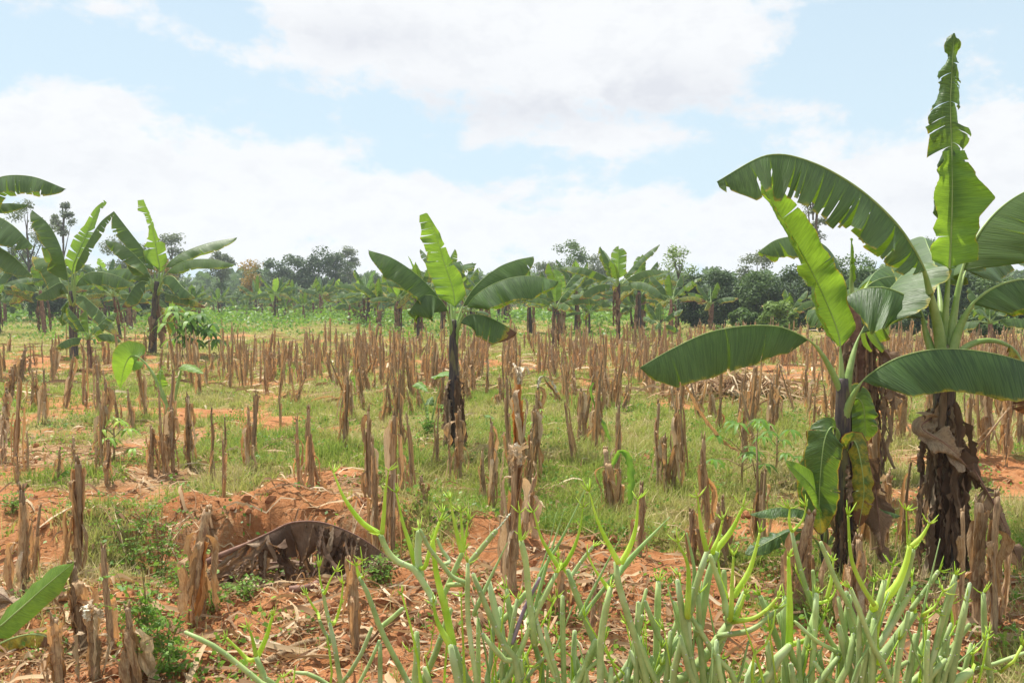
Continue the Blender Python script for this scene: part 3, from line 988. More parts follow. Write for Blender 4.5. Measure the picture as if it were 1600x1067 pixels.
# (px, base y, top y, width factor, proto, lean, label)
NEAR = [
    (38, 935, 765, 1.15, 0, 0, 'thick dry maize stalk with peeling pale leaf, leftmost of the near ones'),
    (52, 905, 790, .8, 7, .1, 'thin stalk leaning on the thick leftmost maize stalk'),
    (122, 885, 722, 1.25, 4, 0, 'two-part dry maize stalk, a leaf hanging toward the dug pit, behind the young banana leaf'),
    (131, 1010, 885, 1.3, 8, 0, 'split maize stump with frayed husk just right of the young banana leaf'),
    (148, 1062, 955, 1.3, 3, .05, 'short torn stump with a white curled husk at the lower left edge'),
    (173, 1010, 852, 1.15, 10, 0, 'dark grey bare maize stem beside the leafy weeds at lower left'),
    (95, 1075, 965, 1.1, 6, 0, 'broken short maize stump below the young banana leaf'),
    (212, 1080, 950, 1.2, 9, -.1, 'brown maize stump half hidden in the leafy weeds'),
    (300, 972, 800, 1.45, 8, 0, 'stout maize stump with an orange inner edge in front of the dug pit'),
    (318, 965, 850, 1.2, 3, .05, 'shorter stub wrapped against the stout stump before the pit'),
    (555, 1012, 868, 1.25, 6, 0, 'dark olive short stump between the succulent stems'),
    (487, 782, 640, 1.1, 0, 0, 'tall dry maize stalk with wavy husk just beyond the dug pit'),
    (467, 765, 655, .9, 1, 0, 'thinner of the two maize stalks just beyond the dug pit'),
    (505, 780, 700, .8, 7, .2, 'low bent leaf-wrapped stalk at the right foot of the pair beyond the pit'),
    (349, 782, 690, .8, 10, 0, 'slim reddish maize stem standing in the bare soil above the pit'),
    (331, 760, 640, .75, 5, 0, 'slim pale maize stem left of the bare soil above the pit'),
    (388, 735, 640, 1.1, 9, 0, 'dark single maize stalk in the grass above the dug pit'),
    (352, 715, 655, .6, 1, 0, 'thin low maize stem left of the dark one above the pit'),
    (270, 735, 640, 1.0, 11, 0, 'leafy maize stalk in a small clump left of the pit'),
    (256, 745, 610, .9, 7, .03, 'slender maize stalk in the small clump left of the pit'),
    (237, 742, 668, .9, 4, -.1, 'squat husky maize stump in the small clump left of the pit'),
    (166, 755, 690, .9, 0, 0, 'maize stump with dark base behind the left-hand straw'),
    (158, 735, 630, .7, 5, 0, 'thin maize stem behind the left-hand straw'),
    (152, 745, 700, .6, 1, 0, 'thin short stub beside the left-hand straw'),
    (45, 742, 675, .75, 10, 0, 'bare maize stem rising from the straw at the left edge'),
    (28, 755, 712, .7, 6, 0, 'short stub in the straw at the left edge'),
    (90, 755, 700, .8, 1, .15, 'leaning stub right of the straw at the left edge'),
    (18, 628, 575, 1.3, 4, 0, 'double maize stump at the left edge below the small banana plant'),
    (30, 600, 545, 1.4, 8, 0, 'broad stump behind the double one at the left edge'),
    (5, 690, 610, 1.2, 2, 0, 'reddish maize stalk cut by the left edge'),
    (70, 660, 580, .9, 9, 0, 'dark maize stalk alone in the grass on the left'),
    (60, 640, 592, .7, 1, 0, 'thin stub next to the dark lone stalk on the left'),
    (578, 800, 640, .85, 2, 0, 'tall maize stalk at the left of the dense group behind the succulent'),
    (613, 850, 650, .9, 11, 0, 'leafy tall maize stalk in the dense group behind the succulent'),
    (590, 880, 690, .8, 0, 0, 'front maize stalk of the dense group behind the succulent'),
    (628, 800, 690, .8, 9, .05, 'short maize stalk at the right of the dense group behind the succulent'),
    (645, 790, 650, .8, 7, .1, 'maize stalk with a leaf arching right in the dense group behind the succulent'),
    (575, 850, 720, .9, 3, -.05, 'low stump at the foot of the dense group behind the succulent'),
    (664, 828, 745, 1.0, 1, 0, 'brown pointed stump alone right of the dense group'),
    (438, 670, 620, .7, 10, 0, 'short lone maize stem in the grass between the two left groups'),
    (548, 645, 590, .6, 10, 0, 'short stem topped with a green leaf in the mid field'),
    (628, 700, 605, .8, 7, 0, 'maize stalk with drooping leaves left of the central banana plant'),
    (718, 745, 640, 1.25, 4, 0, 'husk-wrapped maize stalk in front of the central banana stem'),
    (703, 750, 655, .6, 5, 0, 'thin maize stem just left of the husk-wrapped one before the central banana'),
    (770, 800, 660, .9, 2, 0, 'narrow pointed maize stalk left of the orange one'),
    (758, 790, 705, .8, 0, -.05, 'low leafy stump left of the orange maize stalk'),
    (812, 735, 583, 1.6, 8, 0, 'tall maize stalk with bright orange split sheaths and a pale frayed top'),
    (797, 765, 590, 1.0, 5, 0, 'dark stem standing against the orange maize stalk'),
    (835, 755, 640, 1.1, 11, 0, 'brown leafy maize stalk right of the orange one'),
    (826, 770, 675, .9, 4, .05, 'low husky stump right of the orange maize stalk'),
    (800, 925, 712, 1.4, 4, 0, 'tall broken maize stalk with a white splintered top behind the succulent'),
    (816, 850, 745, 1.2, 9, .15, 'short husk stub leaning off the white-topped stalk'),
    (785, 900, 770, .8, 1, 0, 'thin stem left of the white-topped stalk'),
    (840, 690, 600, 1.0, 2, 0, 'maize stalk with a whitish hooked leaf in the mid field'),
    (876, 965, 868, 1.1, 3, 0, 'brown stump among the succulent stems, left of the red bare soil'),
    (925, 1000, 905, 1.1, 10, 0, 'bare brown stump seen through the succulent stems on red soil'),
    (956, 815, 704, 1.25, 8, 0, 'dark maize stump with a green leaf on its right side'),
    (968, 812, 735, .9, 3, 0, 'short dark stub pressed against the stump with the green leaf'),
    (930, 700, 600, 1.1, 2, 0, 'maize stalk with a long green blade in the grass right of centre'),
    (940, 690, 625, .9, 9, .05, 'shorter maize stalk behind the one with the green blade'),
    (1027, 765, 630, 1.1, 5, 0, 'tall straight maize stalk right of centre, left of a leaf that arches to the right'),
    (1053, 770, 600, 1.1, 2, 0, 'tall maize stalk whose long dead leaf arches down to the right'),
    (1040, 770, 680, .9, 11, 0, 'leafy low stalk between the two tall ones right of centre'),
    (1068, 740, 620, .8, 7, .08, 'thin leaning stalk beside the long arching dead leaf'),
    (1000, 870, 760, .9, 0, .12, 'maize stump with a stem lying against it behind the succulent'),
    (1105, 830, 685, 1.1, 0, 0, 'smooth pointed maize stalk alone in the grass left of the front banana plants'),
    (1118, 880, 790, 1.1, 9, 0, 'short stump at the foot of the smooth pointed stalk'),
    (1085, 880, 800, 1.2, 3, 0, 'short stump left of the smooth pointed stalk, behind yellow shoots'),
    (1135, 870, 780, 1.0, 1, 0, 'brown stump between the smooth pointed stalk and the pair with the banana leaf'),
    (1181, 850, 740, .9, 9, 0, 'left one of the close pair of stalks above the low banana leaf'),
    (1192, 860, 735, .8, 10, 0, 'right one of the close pair of stalks above the low banana leaf'),
    (1240, 960, 800, 1.5, 8, 0, 'wide grey maize stump in front of the dark banana sucker leaf'),
    (1256, 950, 812, 1.0, 3, 0, 'grey stub glued to the wide stump before the banana sucker'),
    (1165, 720, 630, .9, 0, 0, 'maize stalk left of the small leafy cassava'),
    (1205, 680, 600, .9, 2, 0, 'maize stalk behind the small leafy cassava'),
    (1345, 860, 690, 1.0, 2, 0, 'brown maize stalk right behind the front banana stem'),
    (1365, 880, 660, 1.2, 4, 0, 'husky maize stalk behind the yellow hanging banana leaf'),
    (1385, 850, 740, 1.0, 11, 0, 'leafy maize stalk between the two front banana plants'),
    (1408, 870, 720, .8, 7, .1, 'thin curved stalk between the two front banana plants'),
    (1360, 700, 560, 1.1, 2, 0, 'tall stalk behind the pair of banana plants with a green hanging leaf'),
    (1340, 980, 840, 1.3, 0, 0, 'pale brown stalk right at the foot of the front banana stem'),
    (1320, 990, 850, 1.2, 9, 0, 'dry stalk directly before the front banana stem'),
    (1525, 985, 785, 1.5, 4, 0, 'thick brown husk-wrapped maize stalk near the right edge, behind the succulent'),
    (1550, 1000, 778, 1.3, 5, 0, 'tallest bare stalk of the bundle near the right edge'),
    (1503, 1000, 800, .9, 10, 0, 'thin stalk at the left of the bundle near the right edge'),
    (1562, 980, 850, 1.0, 7, .2, 'bent leafy stalk at the right of the bundle near the right edge'),
    (1543, 712, 610, 1.1, 11, 0, 'maize stalk with long drooping husks above the red soil at right'),
    (1570, 712, 600, 1.1, 2, 0, 'leafy maize stalk at right, middle of three above the red soil'),
    (1592, 705, 605, 1.0, 4, 0, 'maize stalk at the right edge above the red soil'),
    (1515, 690, 600, .8, 9, 0, 'maize stalk right of the big banana stem'),
    (1390, 700, 600, 1.0, 5, 0, 'maize stalk left of the big banana stem'),
    (1410, 690, 590, 1.0, 8, 0, 'husky stalk touching the shade of the big banana plant'),
]
NEAR_OUT, NEAR_OBJ = [], []
for (px, by, ty, wf, pi_, ln, lab) in NEAR:
    p0 = G(px, by)
    d = p0[1]
    top = P(px, ty, d)
    h = top[2] - p0[2]
    H0 = PROTO_SPECS[pi_]['H']
    over = None
    if 'orange split' in lab:
        over = {'sheath': 'husk_orange', 'stem': 'husk_orange', 'dry_leaf': 'husk_pale'}
    elif 'orange inner' in lab:
        over = {'sheath': 'husk_orange'}
    elif 'white' in lab:
        over = {'dry_leaf': 'husk_pale'}
    rz_ = random.uniform(0, 6.28)
    NEAR_OUT.append((lab, H0, rz_, pi_))
    NEAR_OBJ.append(place_stalk(pi_, p0, h / H0, wf * (.92 + .03 * (d - 5)), rz_, (random.gauss(0, .02), ln + random.gauss(0, .02)), lab, GRP_NEAR, over))

# the field behind: random rows, denser right of the middle
cand = []
rg = np.random.default_rng(21)
for i in range(6000):
    d = 7.6 + 24 * rg.random() ** 0.9
    px = rg.uniform(-60, 1660)
    row = round((px - 800) / FPX * d / 0.8) * 0.8 + rg.normal(0, .13)
    px = row / d * FPX + 800
    by = HOR + EYE * FPX / d
    dens = .10
    if px > 340 and d > 9.5:
        dens = .5 + .5 * sst(px, 380, 600)
    if px > 550 and 10.5 < d < 24:
        dens = 1.0
    if d > 24:
        dens *= .35 if px > 700 else .08
    if px < 340:
        dens = .26 if d < 21 else .1
    if d < 10.5:
        dens = .42
    if px > 1130 and d < 12:
        dens *= .7
    if 1090 < px < 1210 and abs(by - 612) < 24:
        dens = 0
    dens *= .9 * float(sst(fbm(row, d, .6, 3), .28, .62))
    if rg.random() < 1.6 * dens * d / 30:
        cand.append((row, d, px))
sel = []
cell = {}
for (x, d, px) in cand:                              # keep them apart
    k = (int(x / .22), int(d / .22))
    if k in cell:
        continue
    cell[k] = 1
    sel.append((x, d, px))
sel.sort(key=lambda q: q[1])
print('field stalks', len(sel))
KEEP = 300 - STALK_N
far_mb = {m_: MB() for m_ in ('stem', 'husk', 'husk_pale')}
for idx, (x, d, px) in enumerate(sel):
    for r_ in range(1):
        pi_ = int(rg.integers(0, 12))
        H0 = PROTO_SPECS[pi_]['H']
        if rg.random() < .07:
            tl_ = rg.uniform(.35, .9)
        else:
            tl_ = .10
        want = float(np.clip(rg.normal(.56, .17), .2, .98))
        hs = want / H0
        ws = rg.uniform(.5, .95) + .010 * d
        rz = rg.uniform(0, 6.28)
        pos = np.array([x, d, float(gh(x, d))])
        if idx < KEEP:
            if px < 360:
                lab, grp = 'dry cut maize stalk scattered in the grass on the left of the field', 'scattered maize stalks on the left'
            elif px < 720:
                lab, grp = 'dry cut maize stalk in the stubble left of the central banana plant', 'maize stubble left of the central banana plant'
            elif px < 1060:
                lab, grp = 'dry cut maize stalk in the dense stubble right of the central banana plant', 'maize stubble right of the central banana plant'
            else:
                lab, grp = 'dry cut maize stalk in the stubble around and behind the two big banana plants', 'maize stubble behind the big banana plants'
            place_stalk(pi_, pos, hs, ws, rz, (rg.normal(0, tl_), rg.normal(0, tl_)), lab, grp)
        else:
            ca, sa = math.cos(rz), math.sin(rz)
            l1, l2 = rg.normal(0, .07), rg.normal(0, .07)
            for nm, mb, mt in PROTO_DATA[pi_]:
                if nm == 'dry_leaf' and rg.random() < .3:
                    continue
                base = far_mb[mt]
                off = 0
                for V, ST, F in zip(mb.v, mb.st, mb.f):
                    W_ = np.stack([(V[:, 0] * ca - V[:, 1] * sa) * ws + V[:, 2] * l1, (V[:, 0] * sa + V[:, 1] * ca) * ws + V[:, 2] * l2, V[:, 2] * hs], 1) + pos
                    base.v.append(W_)
                    base.st.append(ST)
                    base.f.append(F + base.n)
                    base.mi.append(np.full(len(F), ('stem', 'husk', 'husk_pale').index(mt)))
                base.n += sum(len(V) for V in mb.v)
allmb = MB()
for k_ in far_mb:
    q = far_mb[k_]
    allmb.v += q.v
    allmb.st += q.st
    allmb.f += [f + allmb.n for f in q.f]
    allmb.mi += q.mi
    allmb.n += q.n
if allmb.n:
    tag(allmb.build('maize_stubble', [M['stem'], M['husk'], M['husk_pale']]), 'dense far stubble of dry cut maize stalks below the row of banana plants', 'maize stubble', kind='stuff')


# ------------------------------------------------------------------ banana plants
def profile(tt, kind='std'):
    a = np.clip(tt / .10, 0, 1) ** .55
    b = np.clip((1 - tt) / .30, 0, 1) ** .62
    return a * b


def leaf(root, pts, Wl, s0=0.25, hint=(0, 0, 1), fold=(70, 70), droop=25, tears=5, gap=.10, mat='leaf', r0=.022, r1=.004, dry=0.0, drytip=0.0, seed=0, wr=1.0, wave=.012,
         n=64, m=9, name='leaf', sweep=.22, segrand=5, prof=None, missing=0.0, single=False, swirl=0.0, dead=False):
    """one banana leaf. pts: 3-D points of stalk and midrib; Wl: half width; fold: degrees each half hangs from the plane set by hint"""
    rg = np.random.default_rng(1000 + seed)
    C = catmull(pts, n)
    T = np.gradient(C, axis=0)
    T /= np.linalg.norm(T, axis=1)[:, None]
    hint = np.asarray(hint, float)
    if hint.ndim == 1:
        hint = np.repeat(hint[None], n, 0)
    N = hint - T * (hint * T).sum(1)[:, None]
    N /= np.linalg.norm(N, axis=1)[:, None] + 1e-9
    if swirl:
        a = np.linspace(0, R(swirl), n)[:, None]
        N = N * np.cos(a) + np.cross(T, N) * np.sin(a)
    S = np.cross(T, N)
    s = np.linspace(0, 1, n)
    Ltot = np.linalg.norm(np.diff(C, axis=0), axis=1).sum()

    def samp(A, q):
        return np.stack([np.interp(q, s, A[:, k]) for k in range(3)], -1)
    mb = MB()
    for side in (0, 1):
        sg = 1 if side == 0 else -1
        ww = Wl * (1.0 if side == 0 else wr)
        if ww <= 0:
            continue
        nt = max(0, int(tears if np.isscalar(tears) else tears[side]))
        cuts = np.sort(rg.random(nt)) * .97 + .01 if nt else np.array([])
        # smaller strips toward the tip
        cuts = cuts ** .85
        edges = np.concatenate([[0], cuts, [1]])
        for a, b in zip(edges[:-1], edges[1:]):
            if b - a < .004:
                continue
            if missing and rg.random() < missing and a > .12:
                continue
            k = max(3, int(round((b - a) * n * 1.1)) + 1)
            q = np.linspace(a, b, k)
            v = np.linspace(0, 1, m)
            Q, Vv = np.meshgrid(q, v, indexing='ij')
            cmid = (a + b) / 2 + rg.normal(0, .01)
            gg = gap * rg.uniform(.3, 1.8) if nt else 0
            Qe = cmid + (Q - cmid) * (1 - (gg * Vv ** 1.6 if nt else 0))
            Qs = s0 + (1 - s0) * np.clip(Qe, 0, 1)
            pr = profile(np.clip(Q, 0, 1)) if prof is None else np.interp(Q, prof[0], prof[1][side] if isinstance(prof[1], tuple) else prof[1])
            short = 1 - (rg.random() * .12 if nt > 2 else 0)
            wloc = ww * pr * short
            phi = R(fold[side]) + R(droop) * (Vv - .3) + R(rg.normal(0, segrand) * (1 if nt else 0)) * Vv
            phi = phi + R(6) * np.sin(Q * 19 + side * 2 + seed) * Vv
            # integrate the cross section
            dv = 1.0 / (m - 1)
            cs = np.concatenate([np.zeros((k, 1)), np.cumsum(np.cos((phi[:, 1:] + phi[:, :-1]) / 2) * dv, axis=1)], 1)
            sn = np.concatenate([np.zeros((k, 1)), np.cumsum(np.sin((phi[:, 1:] + phi[:, :-1]) / 2) * dv, axis=1)], 1)
            c0, n0, s00, t0 = samp(C, Qs), samp(N, Qs), samp(S, Qs), samp(T, Qs)
            pos = c0 + s00 * (sg * cs * wloc)[..., None] - n0 * (sn * wloc)[..., None] + t0 * (sweep * Vv ** 1.3 * wloc)[..., None]
            wv = wave * .8 * np.sin(Q * 17 + 2.6 * np.sin(Q * 11 + seed) + seed) * Vv + rg.normal(0, wave * .12, Q.shape) * Vv
            if dead:
                wv = wv + rg.normal(0, wave * .25, Q.shape) * Vv + wave * 2.2 * np.sin(Q * 14 + Vv * 5 + seed) * Vv
            perp = s00 * np.sin(phi)[..., None] * sg + n0 * np.cos(phi)[..., None]
            pos = pos + perp * wv[..., None]
            ST = np.zeros((k, m, 3))
            ST[..., 0] = Q * Ltot
            ST[..., 1] = sg * Vv
            edge = np.clip(Vv - .86, 0, 1) * 1.2
            ST[..., 2] = np.clip(dry + drytip * np.clip((Q - .72) / .28, 0, 1) ** 1.2 * 1.4 + edge * (2.2 + drytip * 2), 0, 1)
            if dead:
                ST[..., 2] = rg.beta(1.6, 1.8)
            mb.grid(pos, ST)
    # the stalk and midrib
    rr = r0 + (r1 - r0) * np.clip(s / max(s0, .05), 0, 1) ** 1.7
    rr = np.where(s > s0, r1 + (0.0012 - r1) * (s - s0) / (1 - s0 + 1e-6), rr)
    if single:
        mb2 = mb
        mb2.tube(C - N * 0.002, rr, 6, mi=1)
        return mb2.build(name, [M[mat], M['midrib_dead' if dead else 'midrib']], root)
    o = mb.build(name, M[mat], root)
    t2 = MB()
    t2.tube(C - N * (rr * .4)[:, None], rr, 9, mi=0)
    t2.build('midrib', M['midrib_dead' if dead else 'midrib'], o)
    return o


def pseudostem(root, base, top, r0, r1, sheaths=4, seed=0, name='pseudostem', mat='trunk'):
    rg = np.random.default_rng(seed)
    k = 26
    q = np.linspace(0, 1, k)[:, None]
    b, tp = np.asarray(base, float) - [0, 0, .05], np.asarray(top, float)
    C = b * (1 - q) + tp * q
    C[:, 0] += np.sin(q[:, 0] * 3.1) * r0 * .25 * rg.normal()
    rad = r0 + (r1 - r0) * q[:, 0] ** .8 + .004 * np.sin(q[:, 0] * 17)
    mb = MB()
    mb.tube(C, rad, 14, jit=.06)
    for j in range(sheaths):            # overlapping leaf bases
        a0 = rg.uniform(0, 6.28)
        z0, z1 = rg.uniform(0, .5), 0
        z1 = min(1.02, z0 + rg.uniform(.35, .6))
        m_, q_ = 12, 8
        V = np.zeros((m_, q_, 3))
        ST = np.zeros((m_, q_, 3))
        for i in range(m_):
            f = i / (m_ - 1)
            zz = z0 + (z1 - z0) * f
            c = b * (1 - zz) + tp * zz
            rr = np.interp(zz, q[:, 0], rad) * (1.06 + .14 * f)
            for jj in range(q_):
                th = a0 + (jj / (q_ - 1) - .5) * (3.4 * (1 - f ** 2 * .75)) + f * .25
                V[i, jj] = c + [math.cos(th) * rr, math.sin(th) * rr, 0]
        mb.grid(V, ST)
    return mb.build(name, M[mat], root)


def px_leaf(root, base_d, pl, wpx, **kw):
    """leaf given by picture points (px, py, depth offset) at the plant's own distance"""
    pts = [P(a, b, base_d + c) - np.array(root.location) for a, b, c in pl]
    d = base_d + pl[len(pl) // 2][2]
    return leaf(root, pts, wpx / FPX * d, **kw)


def banana(name_label, base, cat='banana plant', group='banana plants growing among the maize stubble'):
    o = empty('banana_plant', base)
    tag(o, name_label, cat, group)
    return o


def stem_px(root, d, bx, by, tx, ty, r0, r1, **kw):
    loc = np.array(root.location)
    pseudostem(root, np.zeros(3), P(tx, ty, d) - loc, r0, r1, **kw)


def ribbon(pts, w, rg, twist=2.6, crump=.010, n=30):
    """a dry papery strip hanging along pts"""
    C = catmull(pts, n)
    C = C + np.cumsum(rg.normal(0, crump * .35, C.shape), axis=0) * np.linspace(0, 1, n)[:, None]
    T = np.gradient(C, axis=0)
    T /= np.linalg.norm(T, axis=1)[:, None] + 1e-9
    a0 = rg.uniform(0, 6.28)
    ref = np.array([math.cos(a0), math.sin(a0), .1])
    A = np.cross(T, ref)
    A /= np.linalg.norm(A, axis=1)[:, None] + 1e-9
    B = np.cross(T, A)
    q = np.linspace(0, 1, n)
    tw = np.cumsum(rg.normal(0, .16, n)) + rg.normal(0, twist) * q * .5
    S = A * np.cos(tw)[:, None] + B * np.sin(tw)[:, None]
    U = np.cross(T, S)
    wid = w * (.35 + .65 * np.sin(np.pi * np.clip(q * .85 + .1, 0, 1)) ** .8) * (1 + rg.normal(0, .12, n))
    m_ = 6
    V = np.zeros((n, m_, 3))
    ST = np.zeros((n, m_, 3))
    z = rg.beta(1.2, 1.3)
    cur = rg.uniform(.3, 1.1)
    for j in range(m_):
        f = j / (m_ - 1) * 2 - 1
        V[:, j] = C + S * (f * wid / 2)[:, None] + U * (cur * f * f * wid * .45)[:, None] + U * (rg.normal(0, crump, n))[:, None] * abs(f)
        ST[:, j, 0] = np.linspace(0, 1, n) * .2 + f * .5
        ST[:, j, 1] = q * 3
        ST[:, j, 2] = np.clip(z + rg.normal(0, .05), 0, 1)
    mb = MB()
    mb.grid(V, ST)
    return mb


def dead_skirt(root, d, items, seed, zone=None, n=22, r=(.07, .16), w=(.03, .075), name='dead_leaf'):
    """dry leaves hanging down the stem; zone: (x centre px, top y px, bottom y px)"""
    rg = np.random.default_rng(seed)
    loc = np.array(root.location)
    for i, (pl, ww, kw) in enumerate(items):
        k2 = dict(s0=.05, hint=(0, -1, .1), fold=(15, 15), droop=75, tears=5, gap=.14, mat='leaf_dead', r0=.010, r1=.006, seed=seed + i, wave=.02, segrand=26, dead=True, name='dead_leaf', sweep=1.0, n=48)
        k2.update(kw)
        px_leaf(root, d, pl, ww, **k2)
    if zone is None:
        return
    cx0, y0, cx1, y1 = zone
    zt = P(cx0, y0, d)[2]
    zb = P(cx1, y1, d)[2]
    for i in range(n):
        a = rg.uniform(0, 6.28)
        if rg.random() < .55:
            a = -abs(rg.uniform(0, 3.14))      # more of them where they can be seen
        f = rg.random() ** 1.2 * .75
        z0 = zt + (zb - zt) * f
        L = min(rg.uniform(.35, .95) * (zt - zb) * .85, z0 - zb + .03)
        xc = P(cx0 + (cx1 - cx0) * f, y0, d)[0]
        ctr = np.array([xc, d, 0])
        c, s_ = math.cos(a), math.sin(a)
        r1 = rg.uniform(*r)
        pts = [ctr + [c * r[0] * .6, s_ * r[0] * .6, z0], ctr + [c * r1 * .8, s_ * r1 * .8, z0 + rg.uniform(-.02, .05)], ctr + [c * r1, s_ * r1, z0 - L * .35], ctr + [c * r1 * rg.uniform(.7, 1.2), s_ * r1 * rg.uniform(.7, 1.2), z0 - L * .7],
               ctr + [c * r1 * rg.uniform(.6, 1.5), s_ * r1 * rg.uniform(.6, 1.5), z0 - L]]
        ribbon(np.array(pts) - loc, rg.uniform(*w) * (1.6 if rg.random() < .2 else 1), rg).build(name, M['leaf_dead'], root)


# --- front plant A
dA = 4.95
bA = G(1322, 915)
A = banana('front banana plant with one low leaf reaching left and one pale upright leaf', bA)
dA = bA[1]
stem_px(A, dA, 1322, 915, 1316, 592, .058, .036, sheaths=5, seed=11)
px_leaf(A, dA, [(1316, 612, 0), (1300, 578, -.02), (1283, 550, -.05), (1262, 530, -.1), (1220, 511, -.15), (1165, 509, -.2), (1105, 520, -.26), (1050, 545, -.32), (1000, 574, -.36)], 72, s0=.27, prof=([0, .08, .3, .6, .85, .95, 1], [0, .6, .9, 1, .8, .42, .03]),
        fold=(66, 74), droop=28, tears=(5, 6), gap=.025, segrand=2, seed=1, wave=.006, r0=.02, hint=(0, .12, 1), drytip=.03)
px_leaf(A, dA, [(1318, 612, 0), (1315, 565, 0), (1310, 522, .02), (1292, 474, .03), (1264, 415, .05), (1234, 362, .06), (1206, 316, .08), (1188, 286, .10)], 47, s0=.2, mat='leaf_young',
        hint=(.25, -1, .25), fold=(-40, -18), droop=-70, wr=1.5, tears=(3, 6), gap=.03, seed=2, wave=.022, r0=.02, sweep=.15, segrand=9, swirl=18,
        prof=([0, .06, .2, .35, .45, .6, .75, .9, 1], ([0, .6, .7, .9, .8, .95, .8, .6, .2], [0, .75, 1, .85, .6, .72, .5, .45, .1])))
px_leaf(A, dA, [(1320, 615, .02), (1326, 575, .05), (1340, 530, .12), (1368, 480, .22), (1400, 440, .34), (1428, 411, .44)], 84, s0=.36, mat='leaf',
        hint=(-.75, .3, .6), fold=(35, 20), droop=25, wr=1.3, tears=(0, 2), gap=.03, seed=3, wave=.01, r0=.024)
px_leaf(A, dA, [(1318, 655, 0), (1326, 628, -.04), (1340, 604, -.08), (1362, 582, -.12), (1405, 558, -.18), (1465, 545, -.22), (1535, 549, -.24), (1600, 565, -.24), (1665, 592, -.2)], 70, s0=.18,
        fold=(72, 68), droop=24, tears=(1, 2), gap=.02, seed=4, wave=.006, r0=.026, hint=(0, .1, 1), drytip=.12)
# its lower, older leaves
px_leaf(A, dA, [(1312, 700, .02), (1308, 672, -.05), (1298, 668, -.1), (1288, 690, -.12), (1282, 740, -.12), (1280, 790, -.1), (1283, 835, -.08)], 34, s0=.2, mat='leaf', hint=(-.3, -1, 0), fold=(25, 8), droop=35,
        tears=(3, 3), gap=.04, seed=5, dry=.12, drytip=.3, r0=.02, name='leaf')
px_leaf(A, dA, [(1322, 720, 0), (1326, 694, -.06), (1336, 690, -.1), (1345, 720, -.12), (1350, 770, -.12), (1342, 822, -.1)], 20, s0=.12, mat='leaf', hint=(.2, -1, 0), fold=(50, -5), droop=40,
        tears=(2, 3), gap=.05, seed=6, dry=.33, drytip=.4, r0=.015)
px_leaf(A, dA, [(1326, 630, .15), (1340, 622, .2), (1350, 640, .2), (1352, 690, .2)], 26, s0=.15, mat='leaf', hint=(0, -1, 0), fold=(20, 20), droop=30, tears=(2, 2), gap=.05, seed=7, dry=.05, drytip=.2, r0=.01)
dead_skirt(A, dA, [([(1330, 700, .05), (1362, 740, .1), (1372, 800, .1), (1380, 880, .05)], 18, {})], 40, (1318, 720, 1326, 925), n=15, r=(.05, .10), w=(.012, .038))

# the sucker at its foot
bS = G(1290, 895)
S_ = banana('young banana sucker with a bright yellow-green leaf at the foot of the front plant', bS, group='young banana suckers')
dS = bS[1]
stem_px(S_, dS, 1290, 895, 1288, 820, .03, .02, sheaths=2, seed=12)
px_leaf(S_, dS, [(1290, 850, 0), (1291, 818, -.15), (1287, 792, -.28), (1268, 758, -.34), (1245, 735, -.38), (1228, 720, -.40)], 19, s0=.22, mat='leaf_young', hint=(.5, -1, .6), fold=(-5, 0), droop=10, tears=0, seed=8, r0=.01, wave=.006)
px_leaf(S_, dS, [(1288, 850, 0), (1275, 815, 0), (1255, 797, -.02), (1215, 793, -.05), (1172, 803, -.08)], 18, s0=.3, mat='leaf', fold=(35, 40), droop=20, tears=0, seed=9, r0=.008, wave=.005)
px_leaf(S_, dS, [(1292, 850, 0), (1315, 815, .05), (1345, 797, .08), (1378, 795, .1), (1408, 806, .12)], 16, s0=.35, mat='leaf', fold=(35, 40), droop=20, tears=1, seed=10, r0=.008, wave=.005)
px_leaf(S_, dS, [(1286, 860, 0), (1262, 830, -.02), (1230, 832, -.04), (1190, 852, -.06), (1165, 868, -.08)], 16, s0=.25, mat='leaf', hint=(.3, -.6, 1), fold=(20, 20), droop=30, tears=1, seed=13, r0=.008)
px_leaf(S_, dS, [(1296, 850, 0), (1325, 790, .06), (1350, 758, .1), (1378, 752, .14)], 12, s0=.4, mat='leaf', fold=(30, 30), droop=20, tears=0, seed=14, r0=.007)
px_leaf(S_, dS, [(1288, 855, .05), (1284, 800, .08), (1278, 750, .1), (1292, 700, .12)], 32, s0=.15, mat='leaf', hint=(0, -1, .2), fold=(10, 10), droop=10, tears=2, seed=15, r0=.01, dry=.08)

# --- big plant B
bB = G(1482, 905)
B = banana('tall banana plant at the right with a very tall rolled upright leaf', bB)
dB = bB[1]
stem_px(B, dB, 1482, 905, 1474, 540, .072, .046, sheaths=5, seed=21)
px_leaf(B, dB, [(1474, 560, 0), (1478, 500, 0), (1482, 440, 0), (1486, 370, 0), (1488, 300, 0), (1487, 235, .02)], 58, s0=.43, mat='leaf_young',
        hint=(.05, -1, .1), fold=(-25, -15), droop=-50, tears=(2, 1), gap=.03, seed=22, wave=.014, r0=.022, r1=.009, sweep=-.1, segrand=8,
        prof=([0, .08, .25, .45, .62, .8, 1], ([0, .75, .62, .72, 1.05, .6, .3], [0, .8, .75, .55, .78, .5, .35])))
px_leaf(B, dB, [(1487, 345, .01), (1488, 290, .01), (1487, 230, .02), (1485, 170, .03), (1487, 120, .04), (1491, 52, .05)], 38, s0=.02, mat='leaf',
        hint=(.05, -1, .1), fold=(20, 30), droop=120, tears=(11, 10), gap=.10, seed=122, wave=.03, r0=.008, r1=.006, sweep=-.45, segrand=40,
        prof=([0, .08, .25, .42, .5, .62, .7, .78, .82, .86, .93, 1], ([.8, 1.1, 1.1, .9, 1.0, .7, .8, .3, .0, .4, .25, .05], [.8, 1.3, 1.1, 1.0, .8, .95, .7, .5, .55, .5, .35, .12])))
